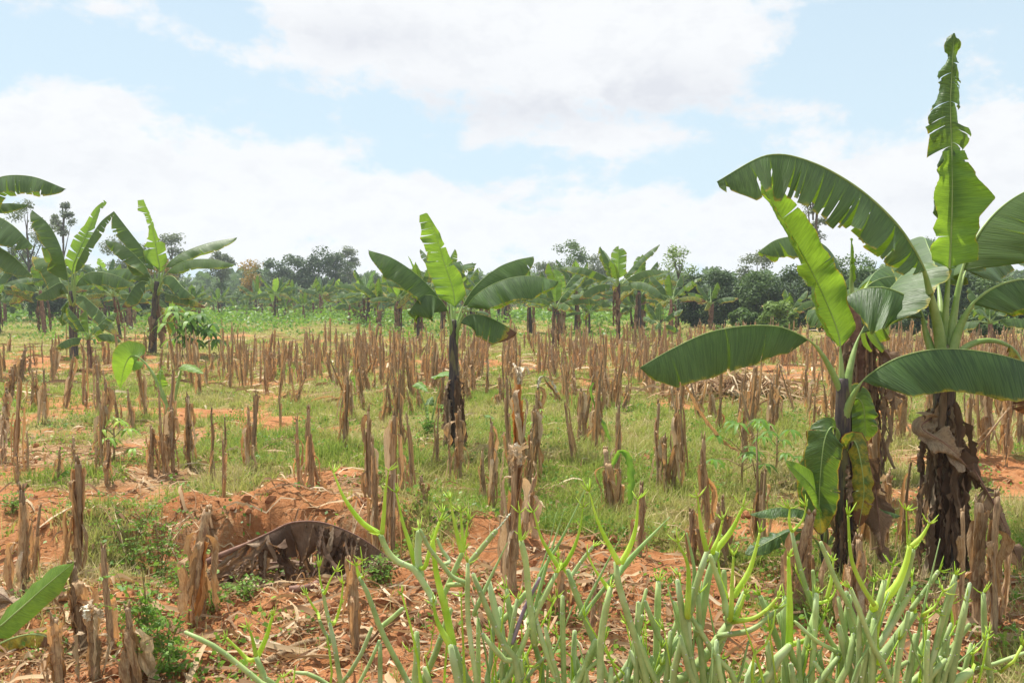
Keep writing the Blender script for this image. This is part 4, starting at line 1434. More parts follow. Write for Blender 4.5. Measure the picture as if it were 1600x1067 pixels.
px_leaf(B, dB, [(1472, 565, 0), (1466, 505, -.05), (1453, 455, -.1), (1440, 412, -.16), (1405, 355, -.24), (1355, 305, -.32), (1300, 268, -.38), (1250, 247, -.42), (1212, 241, -.44), (1178, 250, -.45), (1120, 284, -.46)], 62, wr=1.7, s0=.27,
        fold=(62, 66), droop=18, tears=(12, 19), gap=.22, seed=23, wave=.012, r0=.034, r1=.012, hint=(0, .05, 1), drytip=.05, segrand=10,
        prof=([0, .06, .2, .45, .62, .75, .8, .9, 1], [0, .75, 1, .95, .85, .8, .6, .62, .1]))
px_leaf(B, dB, [(1478, 560, 0), (1487, 500, .03), (1499, 435, .06), (1517, 385, .1), (1545, 343, .14), (1580, 312, .18), (1625, 290, .2), (1690, 275, .2)], 92, s0=.34,
        fold=(58, 40), droop=26, tears=(3, 2), gap=.03, seed=24, wave=.01, r0=.026, r1=.009, hint=(-.35, .15, 1))
px_leaf(B, dB, [(1480, 575, 0), (1494, 520, -.04), (1515, 480, -.08), (1542, 455, -.12), (1575, 440, -.16), (1610, 437, -.2), (1670, 452, -.22)], 62, s0=.42,
        fold=(60, 58), droop=22, tears=(3, 2), gap=.03, seed=25, wave=.01, r0=.032, r1=.011, hint=(0, .1, 1))
px_leaf(B, dB, [(1468, 575, 0), (1450, 525, .0), (1438, 485, 0), (1415, 462, .0), (1380, 449, .0), (1345, 452, .02), (1318, 466, .05)], 60, wr=1.5, s0=.36,
        fold=(62, 55), droop=24, tears=(2, 2), gap=.03, seed=26, wave=.008, r0=.028, r1=.01, hint=(.1, .1, 1))
px_leaf(B, dB, [(1474, 555, .05), (1470, 480, .2), (1462, 420, .5), (1450, 385, .9), (1440, 370, 1.3), (1410, 380, 1.7)], 70, s0=.3, fold=(30, 30), droop=25, tears=(3, 3), gap=.04, seed=27, r0=.025)
px_leaf(B, dB, [(1478, 555, .05), (1492, 480, .2), (1508, 425, .4), (1528, 392, .8), (1560, 385, 1.2), (1600, 400, 1.6)], 60, s0=.3, fold=(35, 35), droop=25, tears=(3, 3), gap=.04, seed=28, r0=.022)
px_leaf(B, dB, [(1480, 585, 0), (1500, 548, -.05), (1530, 532, -.08), (1565, 534, -.1), (1592, 555, -.12), (1606, 600, -.12), (1606, 650, -.1)], 34, s0=.5, mat='leaf', hint=(0, -.4, 1), fold=(35, 35), droop=50, tears=(5, 5), gap=.12,
        seed=29, dry=.45, drytip=.6, r0=.022, r1=.01, segrand=20, wave=.02)
dead_skirt(B, dB, [([(1462, 650, -.05), (1440, 668, -.14), (1480, 695, -.2), (1518, 735, -.16)], 18, dict(tears=3, fold=(5, 30), droop=40, s0=.05, sweep=.3)),
                   ([(1490, 690, .0), (1520, 730, -.1), (1560, 800, -.12), (1598, 890, -.05)], 20, dict(fold=(50, 50), tears=8))], 60, (1474, 610, 1480, 905), n=50, r=(.075, .15), w=(.014, .05))

# --- plant C behind them
bC = G(1368, 745)
Cp = banana('banana plant behind the two front plants with leaves half dried on its stem', bC)
dC = bC[1]
stem_px(Cp, dC, 1368, 745, 1333, 480, .085, .05, sheaths=4, seed=31, mat='midrib_dead')
px_leaf(Cp, dC, [(1334, 500, 0), (1322, 460, 0), (1312, 418, -.1), (1290, 385, -.2), (1255, 370, -.3), (1215, 374, -.4), (1184, 394, -.5)], 42, s0=.30, fold=(55, 55), droop=25, tears=(8, 8), gap=.12, seed=32, r0=.03)
px_leaf(Cp, dC, [(1334, 500, 0), (1331, 440, 0), (1330, 372, 0)], 8, s0=.45, mat='leaf_young', hint=(0, -1, 0), fold=(-60, -60), droop=-60, tears=0, seed=33, r0=.026, r1=.018)
px_leaf(Cp, dC, [(1336, 500, 0), (1345, 462, .1), (1365, 440, .2), (1400, 432, .3), (1440, 446, .4)], 46, s0=.35, fold=(60, 60), droop=25, tears=3, seed=34, r0=.028)
px_leaf(Cp, dC, [(1336, 500, 0), (1352, 450, .3), (1375, 420, .8), (1420, 410, 1.3)], 48, s0=.35, fold=(40, 40), droop=25, tears=3, seed=35, r0=.028)
px_leaf(Cp, dC, [(1332, 505, 0), (1318, 490, .1), (1300, 480, .3), (1262, 485, .6)], 36, s0=.3, fold=(60, 60), droop=25, tears=3, seed=36, r0=.02)
dead_skirt(Cp, dC, [([(1345, 520, 0), (1375, 540, -.1), (1395, 570, -.15), (1398, 640, -.15)], 12, {})], 80, (1342, 510, 1366, 745), n=40, r=(.09, .20), w=(.02, .06))

# --- the central plant M
bM = G(712, 705)
Mp = banana('banana plant alone in the middle of the stubble with wide spread leaves', bM)
dM = bM[1]
stem_px(Mp, dM, 712, 705, 709, 500, .062, .034, sheaths=4, seed=41)
px_leaf(Mp, dM, [(709, 520, 0), (711, 480, 0), (707, 450, 0), (694, 410, 0), (682, 370, 0), (665, 333, 0)], 25, s0=.2, mat='leaf_young', hint=(.1, -1, .2), fold=(-10, 5), droop=-25, tears=(3, 9), gap=.12, seed=42, wr=1.2, r0=.02, segrand=14,
        prof=([0, .08, .3, .48, .53, .75, 1], ([0, .8, .8, .45, .4, .3, .1], [0, .9, 1, 1, .8, .85, .35])))
px_leaf(Mp, dM, [(708, 515, 0), (698, 484, -.05), (680, 458, -.1), (650, 428, -.2), (612, 403, -.3), (575, 391, -.4)], 32, wr=1.4, s0=.2, fold=(52, 56), droop=20, tears=(3, 3), gap=.03, seed=43, r0=.022)
px_leaf(Mp, dM, [(711, 515, 0), (722, 480, .1), (742, 448, .2), (775, 420, .3), (805, 407, .4), (833, 401, .5)], 38, s0=.22, fold=(55, 50), droop=20, tears=(3, 3), gap=.03, seed=44, r0=.022)
px_leaf(Mp, dM, [(712, 520, 0), (725, 488, -.05), (745, 460, -.1), (785, 438, -.2), (830, 431, -.25), (873, 440, -.3)], 42, s0=.22, fold=(58, 56), droop=20, tears=(2, 2), gap=.03, seed=45, r0=.022)
px_leaf(Mp, dM, [(707, 525, 0), (702, 492, -.05), (690, 470, -.1), (672, 461, -.2), (655, 466, -.3), (638, 488, -.4)], 46, s0=.3, fold=(60, 60), droop=20, tears=(2, 3), gap=.04, seed=46, r0=.022)
px_leaf(Mp, dM, [(712, 548, 0), (716, 515, -.05), (728, 494, -.1), (752, 492, -.15), (780, 503, -.2), (808, 520, -.25)], 38, s0=.3, fold=(60, 60), droop=20, tears=(2, 3), gap=.05, seed=47, drytip=.75, r0=.02)
px_leaf(Mp, dM, [(709, 515, .05), (704, 470, .2), (698, 440, .5), (700, 415, .9), (720, 408, 1.2)], 34, s0=.3, fold=(40, 40), droop=20, tears=3, seed=48, r0=.02)
dead_skirt(Mp, dM, [], 90, (711, 590, 714, 705), n=26, r=(.06, .13), w=(.02, .055))

# --- left pair
bL = G(116, 560)
L1 = banana('left banana plant with slender dark stem and a backlit upright leaf beside a folded one', bL)
dL = bL[1]
stem_px(L1, dL, 116, 560, 112, 455, .11, .07, sheaths=4, seed=51)
LK = dict(r0=.045, r1=.014, n=48, m=7)
px_leaf(L1, dL, [(113, 470, 0), (113, 425, 0), (120, 400, 0), (140, 355, .2), (152, 330, .3), (165, 315, .4)], 16, s0=.25, mat='leaf_young', hint=(.3, -1, .2), fold=(-10, 5), droop=-20, tears=(8, 8), gap=.2, seed=52, prof=([0, .1, .4, .6, .8, 1], [0, 1, 1, .5, .4, .2]), **LK)
px_leaf(L1, dL, [(113, 470, 0), (118, 420, -.1), (128, 395, -.3), (155, 350, -.5), (178, 330, -.7)], 17, s0=.25, hint=(-.8, -.5, .4), fold=(35, 30), droop=20, tears=(9, 9), gap=.12, seed=53, **LK)
px_leaf(L1, dL, [(112, 475, 0), (104, 420, 0), (92, 380, -.1), (75, 350, -.2), (50, 328, -.3)], 30, s0=.22, fold=(50, 50), droop=20, tears=(6, 6), gap=.12, seed=54, **LK)
px_leaf(L1, dL, [(112, 478, 0), (105, 455, -.3), (95, 442, -.5), (75, 452, -.9), (55, 465, -1.2)], 20, s0=.25, fold=(60, 60), droop=20, tears=5, seed=55, **LK)
px_leaf(L1, dL, [(113, 475, 0), (122, 440, 0), (145, 425, 0), (180, 430, 0), (212, 445, 0)], 24, s0=.2, fold=(55, 55), droop=20, tears=5, seed=56, **LK)
px_leaf(L1, dL, [(113, 478, 0), (125, 462, -.3), (140, 470, -.6), (170, 500, -.9), (192, 530, -1.0)], 20, s0=.15, fold=(40, 60), droop=20, tears=4, seed=57, drytip=.6, **LK)
px_leaf(L1, dL, [(112, 475, .2), (95, 440, .6), (80, 410, .9), (50, 400, 1.2)], 24, s0=.2, fold=(50, 50), droop=20, tears=4, seed=58, drytip=.4, **LK)
px_leaf(L1, dL, [(112, 480, 0), (107, 470, .2), (100, 480, .4), (98, 510, .5)], 14, s0=.2, fold=(50, 50), droop=20, tears=3, seed=59, **LK)
bL = G(238, 553)
L2 = banana('taller left banana plant with a thin torn upright leaf and dead leaves at its stem', bL)
dL = bL[1]
stem_px(L2, dL, 238, 553, 245, 440, .12, .08, sheaths=4, seed=61)
px_leaf(L2, dL, [(245, 455, 0), (249, 420, 0), (245, 395, 0), (238, 355, 0), (224, 312, 0)], 20, s0=.2, mat='leaf_young', hint=(.1, -1, .2), fold=(-10, 5), droop=-20, tears=(6, 9), gap=.2, seed=62, segrand=15, prof=([0, .08, .35, .45, .6, .8, .85, 1], ([0, .8, .8, .3, .2, .15, .1, .05], [0, 1, 1, .5, .35, .3, .7, .5])), **LK)
px_leaf(L2, dL, [(245, 450, 0), (240, 418, 0), (228, 395, 0), (205, 365, -.1), (178, 330, -.2)], 24, s0=.2, fold=(50, 50), droop=20, tears=(8, 8), gap=.14, seed=63, **LK)
px_leaf(L2, dL, [(246, 450, 0), (258, 418, .1), (282, 397, .3), (325, 380, .5), (371, 371, .7)], 20, s0=.22, fold=(45, 45), droop=20, tears=4, gap=.05, seed=64, **LK)
px_leaf(L2, dL, [(246, 455, 0), (262, 425, -.1), (290, 408, -.2), (330, 405, -.4), (366, 413, -.6)], 19, s0=.22, fold=(55, 55), droop=20, tears=3, gap=.05, seed=65, **LK)
px_leaf(L2, dL, [(244, 455, 0), (234, 430, -.1), (222, 410, -.3), (195, 385, -.5), (165, 375, -.7)], 24, s0=.2, fold=(55, 55), droop=20, tears=5, gap=.08, seed=66, **LK)
px_leaf(L2, dL, [(246, 458, 0), (256, 435, -.3), (270, 432, -.6), (285, 448, -.9), (305, 465, -1.2)], 18, s0=.25, fold=(60, 60), droop=20, tears=4, seed=67, drytip=.3, **LK)
px_leaf(L2, dL, [(244, 460, 0), (228, 440, -.2), (212, 445, -.5), (196, 470, -.8), (190, 480, -.9)], 20, s0=.25, fold=(60, 60), droop=20, tears=4, seed=68, drytip=.6, **LK)
px_leaf(L2, dL, [(244, 455, 0), (225, 425, .2), (200, 420, .4), (150, 425, .7)], 22, s0=.15, fold=(55, 55), droop=20, tears=5, seed=69, **LK)
px_leaf(L2, dL, [(246, 460, 0), (252, 455, -.2), (265, 460, -.5), (300, 468, -.9), (322, 480, -1)], 14, s0=.25, fold=(60, 60), droop=20, tears=4, seed=70, dry=.2, drytip=.5, **LK)
dead_skirt(L2, dL, [([(248, 480, 0), (262, 495, -.3), (266, 525, -.3)], 9, dict(mat='leaf', dry=.5, dead=False)), ([(240, 480, 0), (236, 510, -.2), (236, 545, -.2)], 6, {}), ([(246, 470, 0), (252, 505, -.2), (252, 545, -.2)], 6, {})], 100)


# ------------------------------------------------------------------ more banana plants, farther off
def auto_banana(seed, H=2.0, L=1.9, nleaf=9, fine=True, dead=3, wfac=1.0):
    rg = np.random.default_rng(seed)
    root = empty('banana_plant')
    pseudostem(root, np.zeros(3), (rg.normal(0, .06), rg.normal(0, .06), H), .078, .05, sheaths=3, seed=seed, mat='trunk' if seed % 2 else 'midrib_dead')
    for i in range(nleaf):
        az_ = i * 2.4 + rg.normal(0, .3)
        f = i / (nleaf - 1)
        e = R(84 - 70 * f ** .8 + rg.normal(0, 5))
        le = L * (0.75 + .3 * math.sin(f * 2.6)) * rg.uniform(.85, 1.1)
        k = rg.uniform(.9, 1.5) * (0.25 + f)
        pts = [np.array([0, 0, H - .12])]
        steps = 7
        for j in range(steps):
            ee = e - k * (j / steps) ** 1.3
            pts.append(pts[-1] + np.array([math.cos(az_) * math.cos(ee), math.sin(az_) * math.cos(ee), math.sin(ee)]) * le / steps)
        young = i == 0 and seed % 2 == 1
        hint = (0, 0, 1) if i > 0 else (math.cos(az_) * -1, math.sin(az_) * -1, .3)
        leaf(root, pts, .30 * wfac * rg.uniform(.85, 1.1), s0=.2, hint=hint, fold=(48 + 10 * f, 48 + 10 * f) if not young else (-20, -10), droop=22, tears=int(rg.integers(4, 10)), gap=.12, mat='leaf_young' if young else 'leaf',
             r0=.035, r1=.012, dry=.3 if (i >= nleaf - 2 and rg.random() < .5) else 0.0, drytip=.5 if f > .7 and rg.random() < .6 else .05, seed=seed * 20 + i, n=30, m=5, single=True, missing=.03)
    for i in range(dead):
        a = rg.uniform(0, 6.28)
        c, s_ = math.cos(a), math.sin(a)
        z1 = H - .15 - rg.uniform(0, .3)
        leaf(root, [(0, 0, z1), (c * .14, s_ * .14, z1 - .03), (c * .2, s_ * .2, z1 - .45), (c * .18, s_ * .18, max(.05, z1 - 1.3))], .07, s0=.15, hint=(c, s_, .2), fold=(25, 25), droop=70, tears=4, mat='leaf_dead',
             r0=.02, r1=.01, seed=seed * 33 + i, n=24, m=4, single=True, dead=True, name='dead_leaf', sweep=1.0, wave=.03)
    return root


BP = [auto_banana(201, 1.9, 1.9, 9), auto_banana(202, 1.5, 1.7, 8), auto_banana(203, 2.2, 2.1, 10, dead=4), auto_banana(204, 1.2, 1.5, 7, dead=1), auto_banana(205, 1.7, 1.8, 9, dead=5), auto_banana(206, 1.0, 1.3, 6, dead=0)]
BPH = [3.3, 2.75, 3.8, 2.35, 3.05, 2.0]
BUSED = set()


def put_banana(pi, px, by, ty, label, group, rz=None, d=None):
    p0 = G(px, by) if d is None else GD(px, d)
    d = p0[1]
    h = P(px, ty, d)[2] - p0[2]
    o = BP[pi] if pi not in BUSED else copy_tree(BP[pi])
    BUSED.add(pi)
    k = h / BPH[pi]
    o.location = tuple(map(float, p0))
    o.rotation_euler = (0, 0, random.uniform(0, 6.28) if rz is None else rz)
    o.scale = (k, k, k)
    tag(o, label, 'banana plant', group)
    return o


GR = 'banana plants in a loose row beyond the stubble'
put_banana(2, 966, 540, 372, 'large banana plant right of the central one with an arching torn leaf on its right', GR, 1.2)
put_banana(0, 1000, 520, 395, 'banana plant crowded behind the large one right of centre', GR, 2.2)
put_banana(4, 868, 542, 425, 'banana plant with a dead brown skirt, just right of the central plant', GR, .6)
put_banana(1, 1110, 516, 436, 'small banana plant with one rusty leaf in front of the dark hedge', GR, .3)
put_banana(0, 655, 532, 395, 'banana plant close behind the left leaves of the central one', GR, 4.0)
put_banana(4, 622, 518, 425, 'banana plant partly hidden behind the left side of the central plant', GR, 5.0)
put_banana(1, 755, 520, 415, 'banana plant close behind the right leaves of the central one', GR, 3.0)
put_banana(2, 690, 520, 378, 'tall banana plant directly behind the central one', GR, 3.6)
put_banana(4, 830, 520, 420, 'banana plant behind the tip of the long right leaf of the central plant', GR, 2.0)
put_banana(3, 900, 520, 420, 'banana plant between the skirted one and the large one', GR, 1.0)
put_banana(5, 1030, 540, 470, 'low banana sucker beside the large plant right of centre', GR, 1.0)
put_banana(1, 1050, 525, 420, 'banana plant in front of the pale-leaved tree right of centre', GR, 4.4)
put_banana(3, 140, 580, 470, 'short slim banana plant right of the slender left one', 'banana plants at the left', 2.0)
put_banana(5, 8, 505, 430, 'small bright banana plant low at the left edge', 'banana plants at the left', 2.0)
put_banana(1, 60, 500, 405, 'banana plant behind the slender one at the left', 'banana plants at the left', 1.0)
put_banana(0, 165, 505, 400, 'banana plant between and behind the left pair', 'banana plants at the left', 5.1)
put_banana(4, 205, 512, 395, 'banana plant half hidden behind the taller of the left pair', 'banana plants at the left', 2.8)
put_banana(2, 25, 492, 375, 'banana plant rising behind the others at the left edge', 'banana plants at the left', 3.9)
put_banana(0, 1300, 548, 415, 'banana plant half hidden behind the front upright leaf', GR, 2.0)
put_banana(3, 1545, 560, 440, 'banana plant behind the right-hand leaves of the tall plant', GR, .5)
put_banana(1, 1235, 530, 445, 'small banana plant against the hedge left of the front upright leaf', GR, 3.3)
# a big one outside the left edge reaches in
bQ = G(-62, 585)
Q_ = banana('banana plant at the left edge with two long torn leaves reaching in across the sky', bQ, group='banana plants at the left')
dQ = bQ[1]
stem_px(Q_, dQ, -62, 585, -58, 400, .13, .08, sheaths=4, seed=71)
px_leaf(Q_, dQ, [(-58, 420, 0), (-50, 360, 0), (-30, 300, 0), (0, 277, 0), (50, 276, 0), (104, 296, 0)], 34, s0=.3, fold=(60, 60), droop=20, tears=(9, 9), gap=.12, seed=72, **LK)
px_leaf(Q_, dQ, [(-58, 420, 0), (-45, 370, .2), (-20, 325, .4), (10, 318, .6), (44, 320, .8)], 18, s0=.3, fold=(60, 60), droop=20, tears=(7, 7), gap=.12, seed=73, **LK)
px_leaf(Q_, dQ, [(-58, 430, 0), (-40, 370, -.2), (-10, 340, -.4), (20, 352, -.6), (52, 385, -.8)], 40, s0=.3, fold=(55, 55), droop=20, tears=(6, 6), gap=.1, seed=74, **LK)
px_leaf(Q_, dQ, [(-58, 430, 0), (-40, 400, -.2), (-10, 385, -.4), (20, 400, -.6), (50, 430, -.8)], 30, s0=.3, fold=(55, 55), droop=20, tears=(6, 6), gap=.1, seed=75, **LK)
px_leaf(Q_, dQ, [(-58, 430, 0), (-90, 370, -.2), (-140, 340, -.4), (-190, 380, -.6)], 40, s0=.3, fold=(55, 55), droop=20, tears=(6, 6), gap=.1, seed=76, **LK)

far_b = []
rg = np.random.default_rng(5)
for i in range(30):
    far_b.append((float([590, 650, 740, 800, 900, 985, 1040][i % 7] + rg.normal(0, 22)), float([52, 56, 46, 60, 42, 48, 54][i % 7] + rg.normal(0, 4)), 'far'))
for i in range(34):
    far_b.append((rg.uniform(300, 620), rg.uniform(55, 80), 'far'))
for i in range(14):
    far_b.append((rg.uniform(-20, 400), rg.uniform(34, 62), 'left'))
for (px, by) in [(435, 497), (505, 499), (560, 497), (592, 512)]:
    far_b.append((px, g0(px, by)[1], 'far'))
far_b.sort(key=lambda q: q[1])
for i, (px, d, w) in enumerate(far_b):
    d = d * 1.0
    hh = rg.uniform(1.7, 3.6)
    pi = int(rg.integers(0, 5))
    o = BP[pi] if pi not in BUSED else copy_tree(BP[pi])
    BUSED.add(pi)
    p0 = GD(px, d)
    o.location = tuple(map(float, p0))
    o.rotation_euler = (0, 0, rg.uniform(0, 6.28))
    k = hh / BPH[pi]
    o.scale = (k * rg.uniform(.8, 1.25), k * rg.uniform(.8, 1.25), k)
    o.rotation_euler = (rg.normal(0, .07), rg.normal(0, .07), rg.uniform(0, 6.28))
    if w == 'far':
        tag(o, 'distant banana plant in the green band of bananas along the far side of the field', 'banana plant', 'distant banana plants beyond the stubble')
    else:
        tag(o, 'distant banana plant in the thicket behind the left pair of plants', 'banana plant', 'distant banana plants at the left')


# ------------------------------------------------------------------ trees and shrubs
def tree(name, px, d, ytop, ybot, wpx, mat, label, cat='tree', group=None, n=3500, ls=None, clumps=16, gap=.55, bark='bark', trunk=True, shape=1.0, flat=1.0, seed=0, aspect=.6, dense=1.0):
    """crown between picture rows ytop..ybot at distance d; wpx wide"""
    rg = np.random.default_rng(seed + 900)
    base = GD(px, d)
    root = empty(name, base)
    tag(root, label, cat, group)
    zt = P(px, ytop, d)[2] - base[2]
    zb = max(.05, P(px, ybot, d)[2] - base[2])
    W_ = wpx / FPX * d / 2
    H_ = (zt - zb) / 2
    cz = (zt + zb) / 2
    cen, rad = [], []
    for k in range(clumps):
        a = rg.uniform(0, 6.28)
        zz = rg.uniform(-1, 1)
        rr = math.sqrt(max(0, 1 - abs(zz) ** (1.6 * shape))) * math.sqrt(rg.uniform(.1, 1)) * .82
        cen.append((math.cos(a) * rr * W_, math.sin(a) * rr * W_, cz + zz * H_ * .82))
        rad.append(math.sqrt(min(W_, H_) * (W_ + H_) / 2) * rg.uniform(.26, .5) * gap / .55)
    cen, rad = np.array(cen), np.array(rad)
    if trunk:
        mb = MB()
        tr = max(.04, .014 * zt)
        mb.tube([(0, 0, -.1), (rg.normal(0, .05), 0, zt * .3), (rg.normal(0, .1), rg.normal(0, .1), cz), (0, 0, zt - H_ * .4)], [tr, tr * .75, tr * .45, tr * .12], 8)
        for k in range(min(clumps, 9)):
            z0 = rg.uniform(.55, .95) * min(cz, cen[k][2]) if cen[k][2] > .4 else .1
            mid = (np.array([0, 0, z0]) + cen[k]) / 2 + [0, 0, .05 * H_]
            mb.tube([(0, 0, z0), mid, cen[k]], [tr * .4, tr * .25, tr * .06], 5)
        mb.build('trunk', M[bark], root)
    ls = ls or max(.07, .0026 * d)
    idx = rg.integers(0, clumps, n)
    u = rg.normal(0, 1, (n, 3))
    u /= np.linalg.norm(u, axis=1)[:, None]
    r = rg.random(n) ** .45
    C = cen[idx] + u * (r * rad[idx])[:, None] * np.array([1.15, 1.15, .85 * flat])
    C[:, 2] = np.maximum(C[:, 2], .03)
    mb = MB()
    leaflets(mb, C, ls, N=u, zlo=0, zhi=1, aspect=aspect, up=.5, clump=rg.random(clumps)[idx])
    mb.build('crown', M[mat], root)
    return root


tree('wispy_tree', 48, 62, 308, 420, 92, 'crown_grey', 'wispy grey-green tree rising behind the long torn leaves at the left edge', seed=1, n=2600, clumps=22, gap=.35)
tree('slender_tree', 101, 70, 312, 372, 36, 'crown_grey', 'slender grey tree with a small narrow crown against the sky at the left', seed=2, n=1500, clumps=14, gap=.5)
tree('low_tree', 198, 80, 366, 440, 84, 'crown_grey', 'low rounded grey-green tree behind the folded leaf of the left pair', seed=3, n=2800)
tree('low_tree', 270, 85, 360, 440, 56, 'crown_grey', 'rounded grey tree above the right leaves of the taller left banana plant', seed=4, n=2400)
tree('low_tree', 347, 88, 384, 440, 44, 'crown_grey', 'small dark grey tree at the tips of the right-pointing left banana leaves', seed=5, n=1800)
tree('flowering_shrub', 250, 60, 402, 450, 60, 'crown_orange', 'shrub with orange blossom behind the taller left banana plant', 'shrub', seed=6, n=1500, ls=.16)
tree('flowering_shrub', 392, 75, 405, 455, 70, 'crown_orange', 'orange flecked shrub left of the dark mango trees', 'shrub', seed=7, n=1800, ls=.17)
tree('mango_tree', 428, 98, 403, 462, 66, 'crown_dark', 'dark rounded tree, leftmost of the dark clump in the distance', seed=8, n=3000)
tree('mango_tree', 462, 96, 396, 462, 60, 'crown_dark', 'dark tree second from the left in the distant dark clump', seed=9, n=3000)
tree('mango_tree', 497, 95, 386, 462, 66, 'crown_dark', 'tallest dark tree of the distant dark clump', seed=10, n=3500)
tree('mango_tree', 528, 97, 394, 462, 52, 'crown_dark', 'dark tree at the right end of the distant dark clump', seed=11, n=2600)
tree('eucalyptus_tree', 545, 105, 384, 450, 38, 'crown_grey', 'pale grey-green tree just right of the dark clump', seed=12, n=1900, bark='bark_pale')
tree('low_tree', 585, 105, 425, 462, 70, 'crown_mid', 'low green tree behind the distant bananas left of the central plant', seed=13, n=1800)
tree('bushy_tree', 893, 72, 370, 450, 76, 'crown_mid', 'tree with uneven branches standing above the bananas right of the central plant', seed=14, n=2600, clumps=20, gap=.42)
tree('low_tree', 856, 85, 402, 455, 50, 'crown_grey', 'grey tree left of the uneven-branched tree', seed=15, n=1500)
tree('low_tree', 932, 85, 396, 450, 46, 'crown_grey', 'grey tree right of the uneven-branched tree', seed=16, n=1500)
tree('pale_leaved_tree', 1060, 48, 376, 470, 66, 'crown_light', 'small tree with pale upright leaf sprays left of the dark hedge', seed=17, n=900, clumps=26, gap=.36, ls=.2, aspect=.35)
tree('tall_thin_tree', 1268, 42, 238, 395, 72, 'crown_grey', 'tall thin open tree seen behind the biggest banana leaf', seed=18, n=2200, clumps=34, gap=.22, ls=.13, aspect=.4)
tree('grey_tree', 1182, 62, 388, 455, 70, 'crown_grey', 'hazy grey tree above the middle of the dark hedge', seed=19, n=2200, clumps=20, gap=.45)
tree('grey_tree', 1530, 55, 408, 480, 110, 'crown_grey', 'grey-green tree at the right behind the tall plant', seed=20, n=3200, clumps=24)
tree('grey_tree', 1420, 60, 360, 460, 90, 'crown_mid', 'mid green tree hidden mostly behind the front banana leaves', seed=21, n=2600, clumps=20)
tree('grey_tree', 1330, 50, 395, 470, 100, 'crown_mid', 'bushy green tree behind the pair of front banana plants', seed=22, n=3000, clumps=20)
hz = [(1085, 46, 428, 60, 'crown_dark'), (1130, 45, 420, 80, 'crown_dark'), (1180, 44, 424, 80, 'crown_mid'), (1235, 43, 418, 90, 'crown_dark'), (1290, 42, 415, 90, 'crown_dark'), (1350, 41, 418, 100, 'crown_mid'),
      (1420, 42, 405, 110, 'crown_dark'), (1490, 41, 420, 100, 'crown_dark'), (1560, 40, 425, 100, 'crown_mid'), (1630, 40, 415, 110, 'crown_dark')]
hl = ['leftmost bush of the dark hedge, beside the small rusty-leaved banana', 'feathery dark bush of the hedge behind the small rusty-leaved banana', 'mid green bush under the hazy grey tree in the hedge', 'dark bush of the hedge left of the front upright leaf',
      'dark bush of the hedge behind the front upright leaf', 'green bush of the hedge between the front banana plants', 'large dark bush of the hedge behind the tall plant stem', 'dark bush of the hedge right of the tall plant stem',
      'green bush of the hedge near the right edge', 'dark bush of the hedge cut by the right edge']
for i, (px, d, yt, w, mt) in enumerate(hz):
    tree('hedge_bush', px, d, yt, 512, w, mt, hl[i], 'bush', 'bushes forming the dark hedge at the right', n=6500, clumps=26, gap=.6, seed=40 + i, ls=.14)
for i, (px, d, yt, w, mt, lb) in enumerate([(1215, 33, 470, 90, 'crown_light', 'low yellow-green bush in front of the dark hedge'), (1160, 34, 482, 60, 'crown_mid', 'low bush beside the small rusty-leaved banana'), (1540, 31, 490, 120, 'crown_mid', 'low leafy bush behind the right stubble edge'),
                                       (1440, 33, 485, 100, 'crown_dark', 'low dark bush right behind the tall plant stem'), (1310, 34, 480, 90, 'crown_mid', 'low bush behind the third front banana plant')]):
    tree('low_bush', px, d, yt, 520, w, mt, lb, 'bush', None, n=3000, clumps=16, seed=60 + i, ls=.13, trunk=False)
rg = np.random.default_rng(8)
for i in range(24):
    px = 270 + i * 34 + rg.normal(0, 10)
    tree('field_shrub', px, rg.uniform(80, 96), rg.uniform(436, 452), 486, rg.uniform(40, 70), ['crown_mid', 'crown_light', 'crown_mid'][i % 3], 'low green shrub in the far strip between the distant bananas and the trees', 'shrub',
         'low green shrubs beyond the far bananas', n=900, clumps=10, seed=80 + i, trunk=False, ls=.26)
for i in range(9):
    px = -60 + i * 40
    tree('thicket_bush', px, rg.uniform(52, 62), rg.uniform(415, 432), 490, rg.uniform(60, 80), ['crown_mid', 'crown_dark', 'crown_mid'][i % 3], 'dense green bush in the thicket behind the left banana plants', 'bush',
         'bushes in the thicket behind the left banana plants', n=2200, clumps=14, seed=120 + i, trunk=False, ls=.2)
# far-off wood closing the horizon all round
mb = MB()
rg = np.random.default_rng(9)
nb = 46000
a = rg.uniform(-np.pi, np.pi, nb)
a[: nb * 2 // 3] = rg.uniform(-R(42), R(42), nb * 2 // 3)
dist = rg.uniform(150, 190, nb)
hh = 3.2 + 3.5 * fbm(a * 40, a * 0 + 3, 1.0, 4) + 1.5 * fbm(a * 160, a * 0, 1.0, 2)
C = np.stack([np.sin(a) * dist, np.cos(a) * dist, rg.random(nb) ** .7 * hh], 1)
leaflets(mb, C, 1.1, zlo=0, zhi=1, aspect=.8, clump=fbm(a * 90, dist * .05, 1.0, 2))
tag(mb.build('distant_wood', M['crown_mid']), 'far-off band of trees closing the horizon', 'wood', kind='stuff')


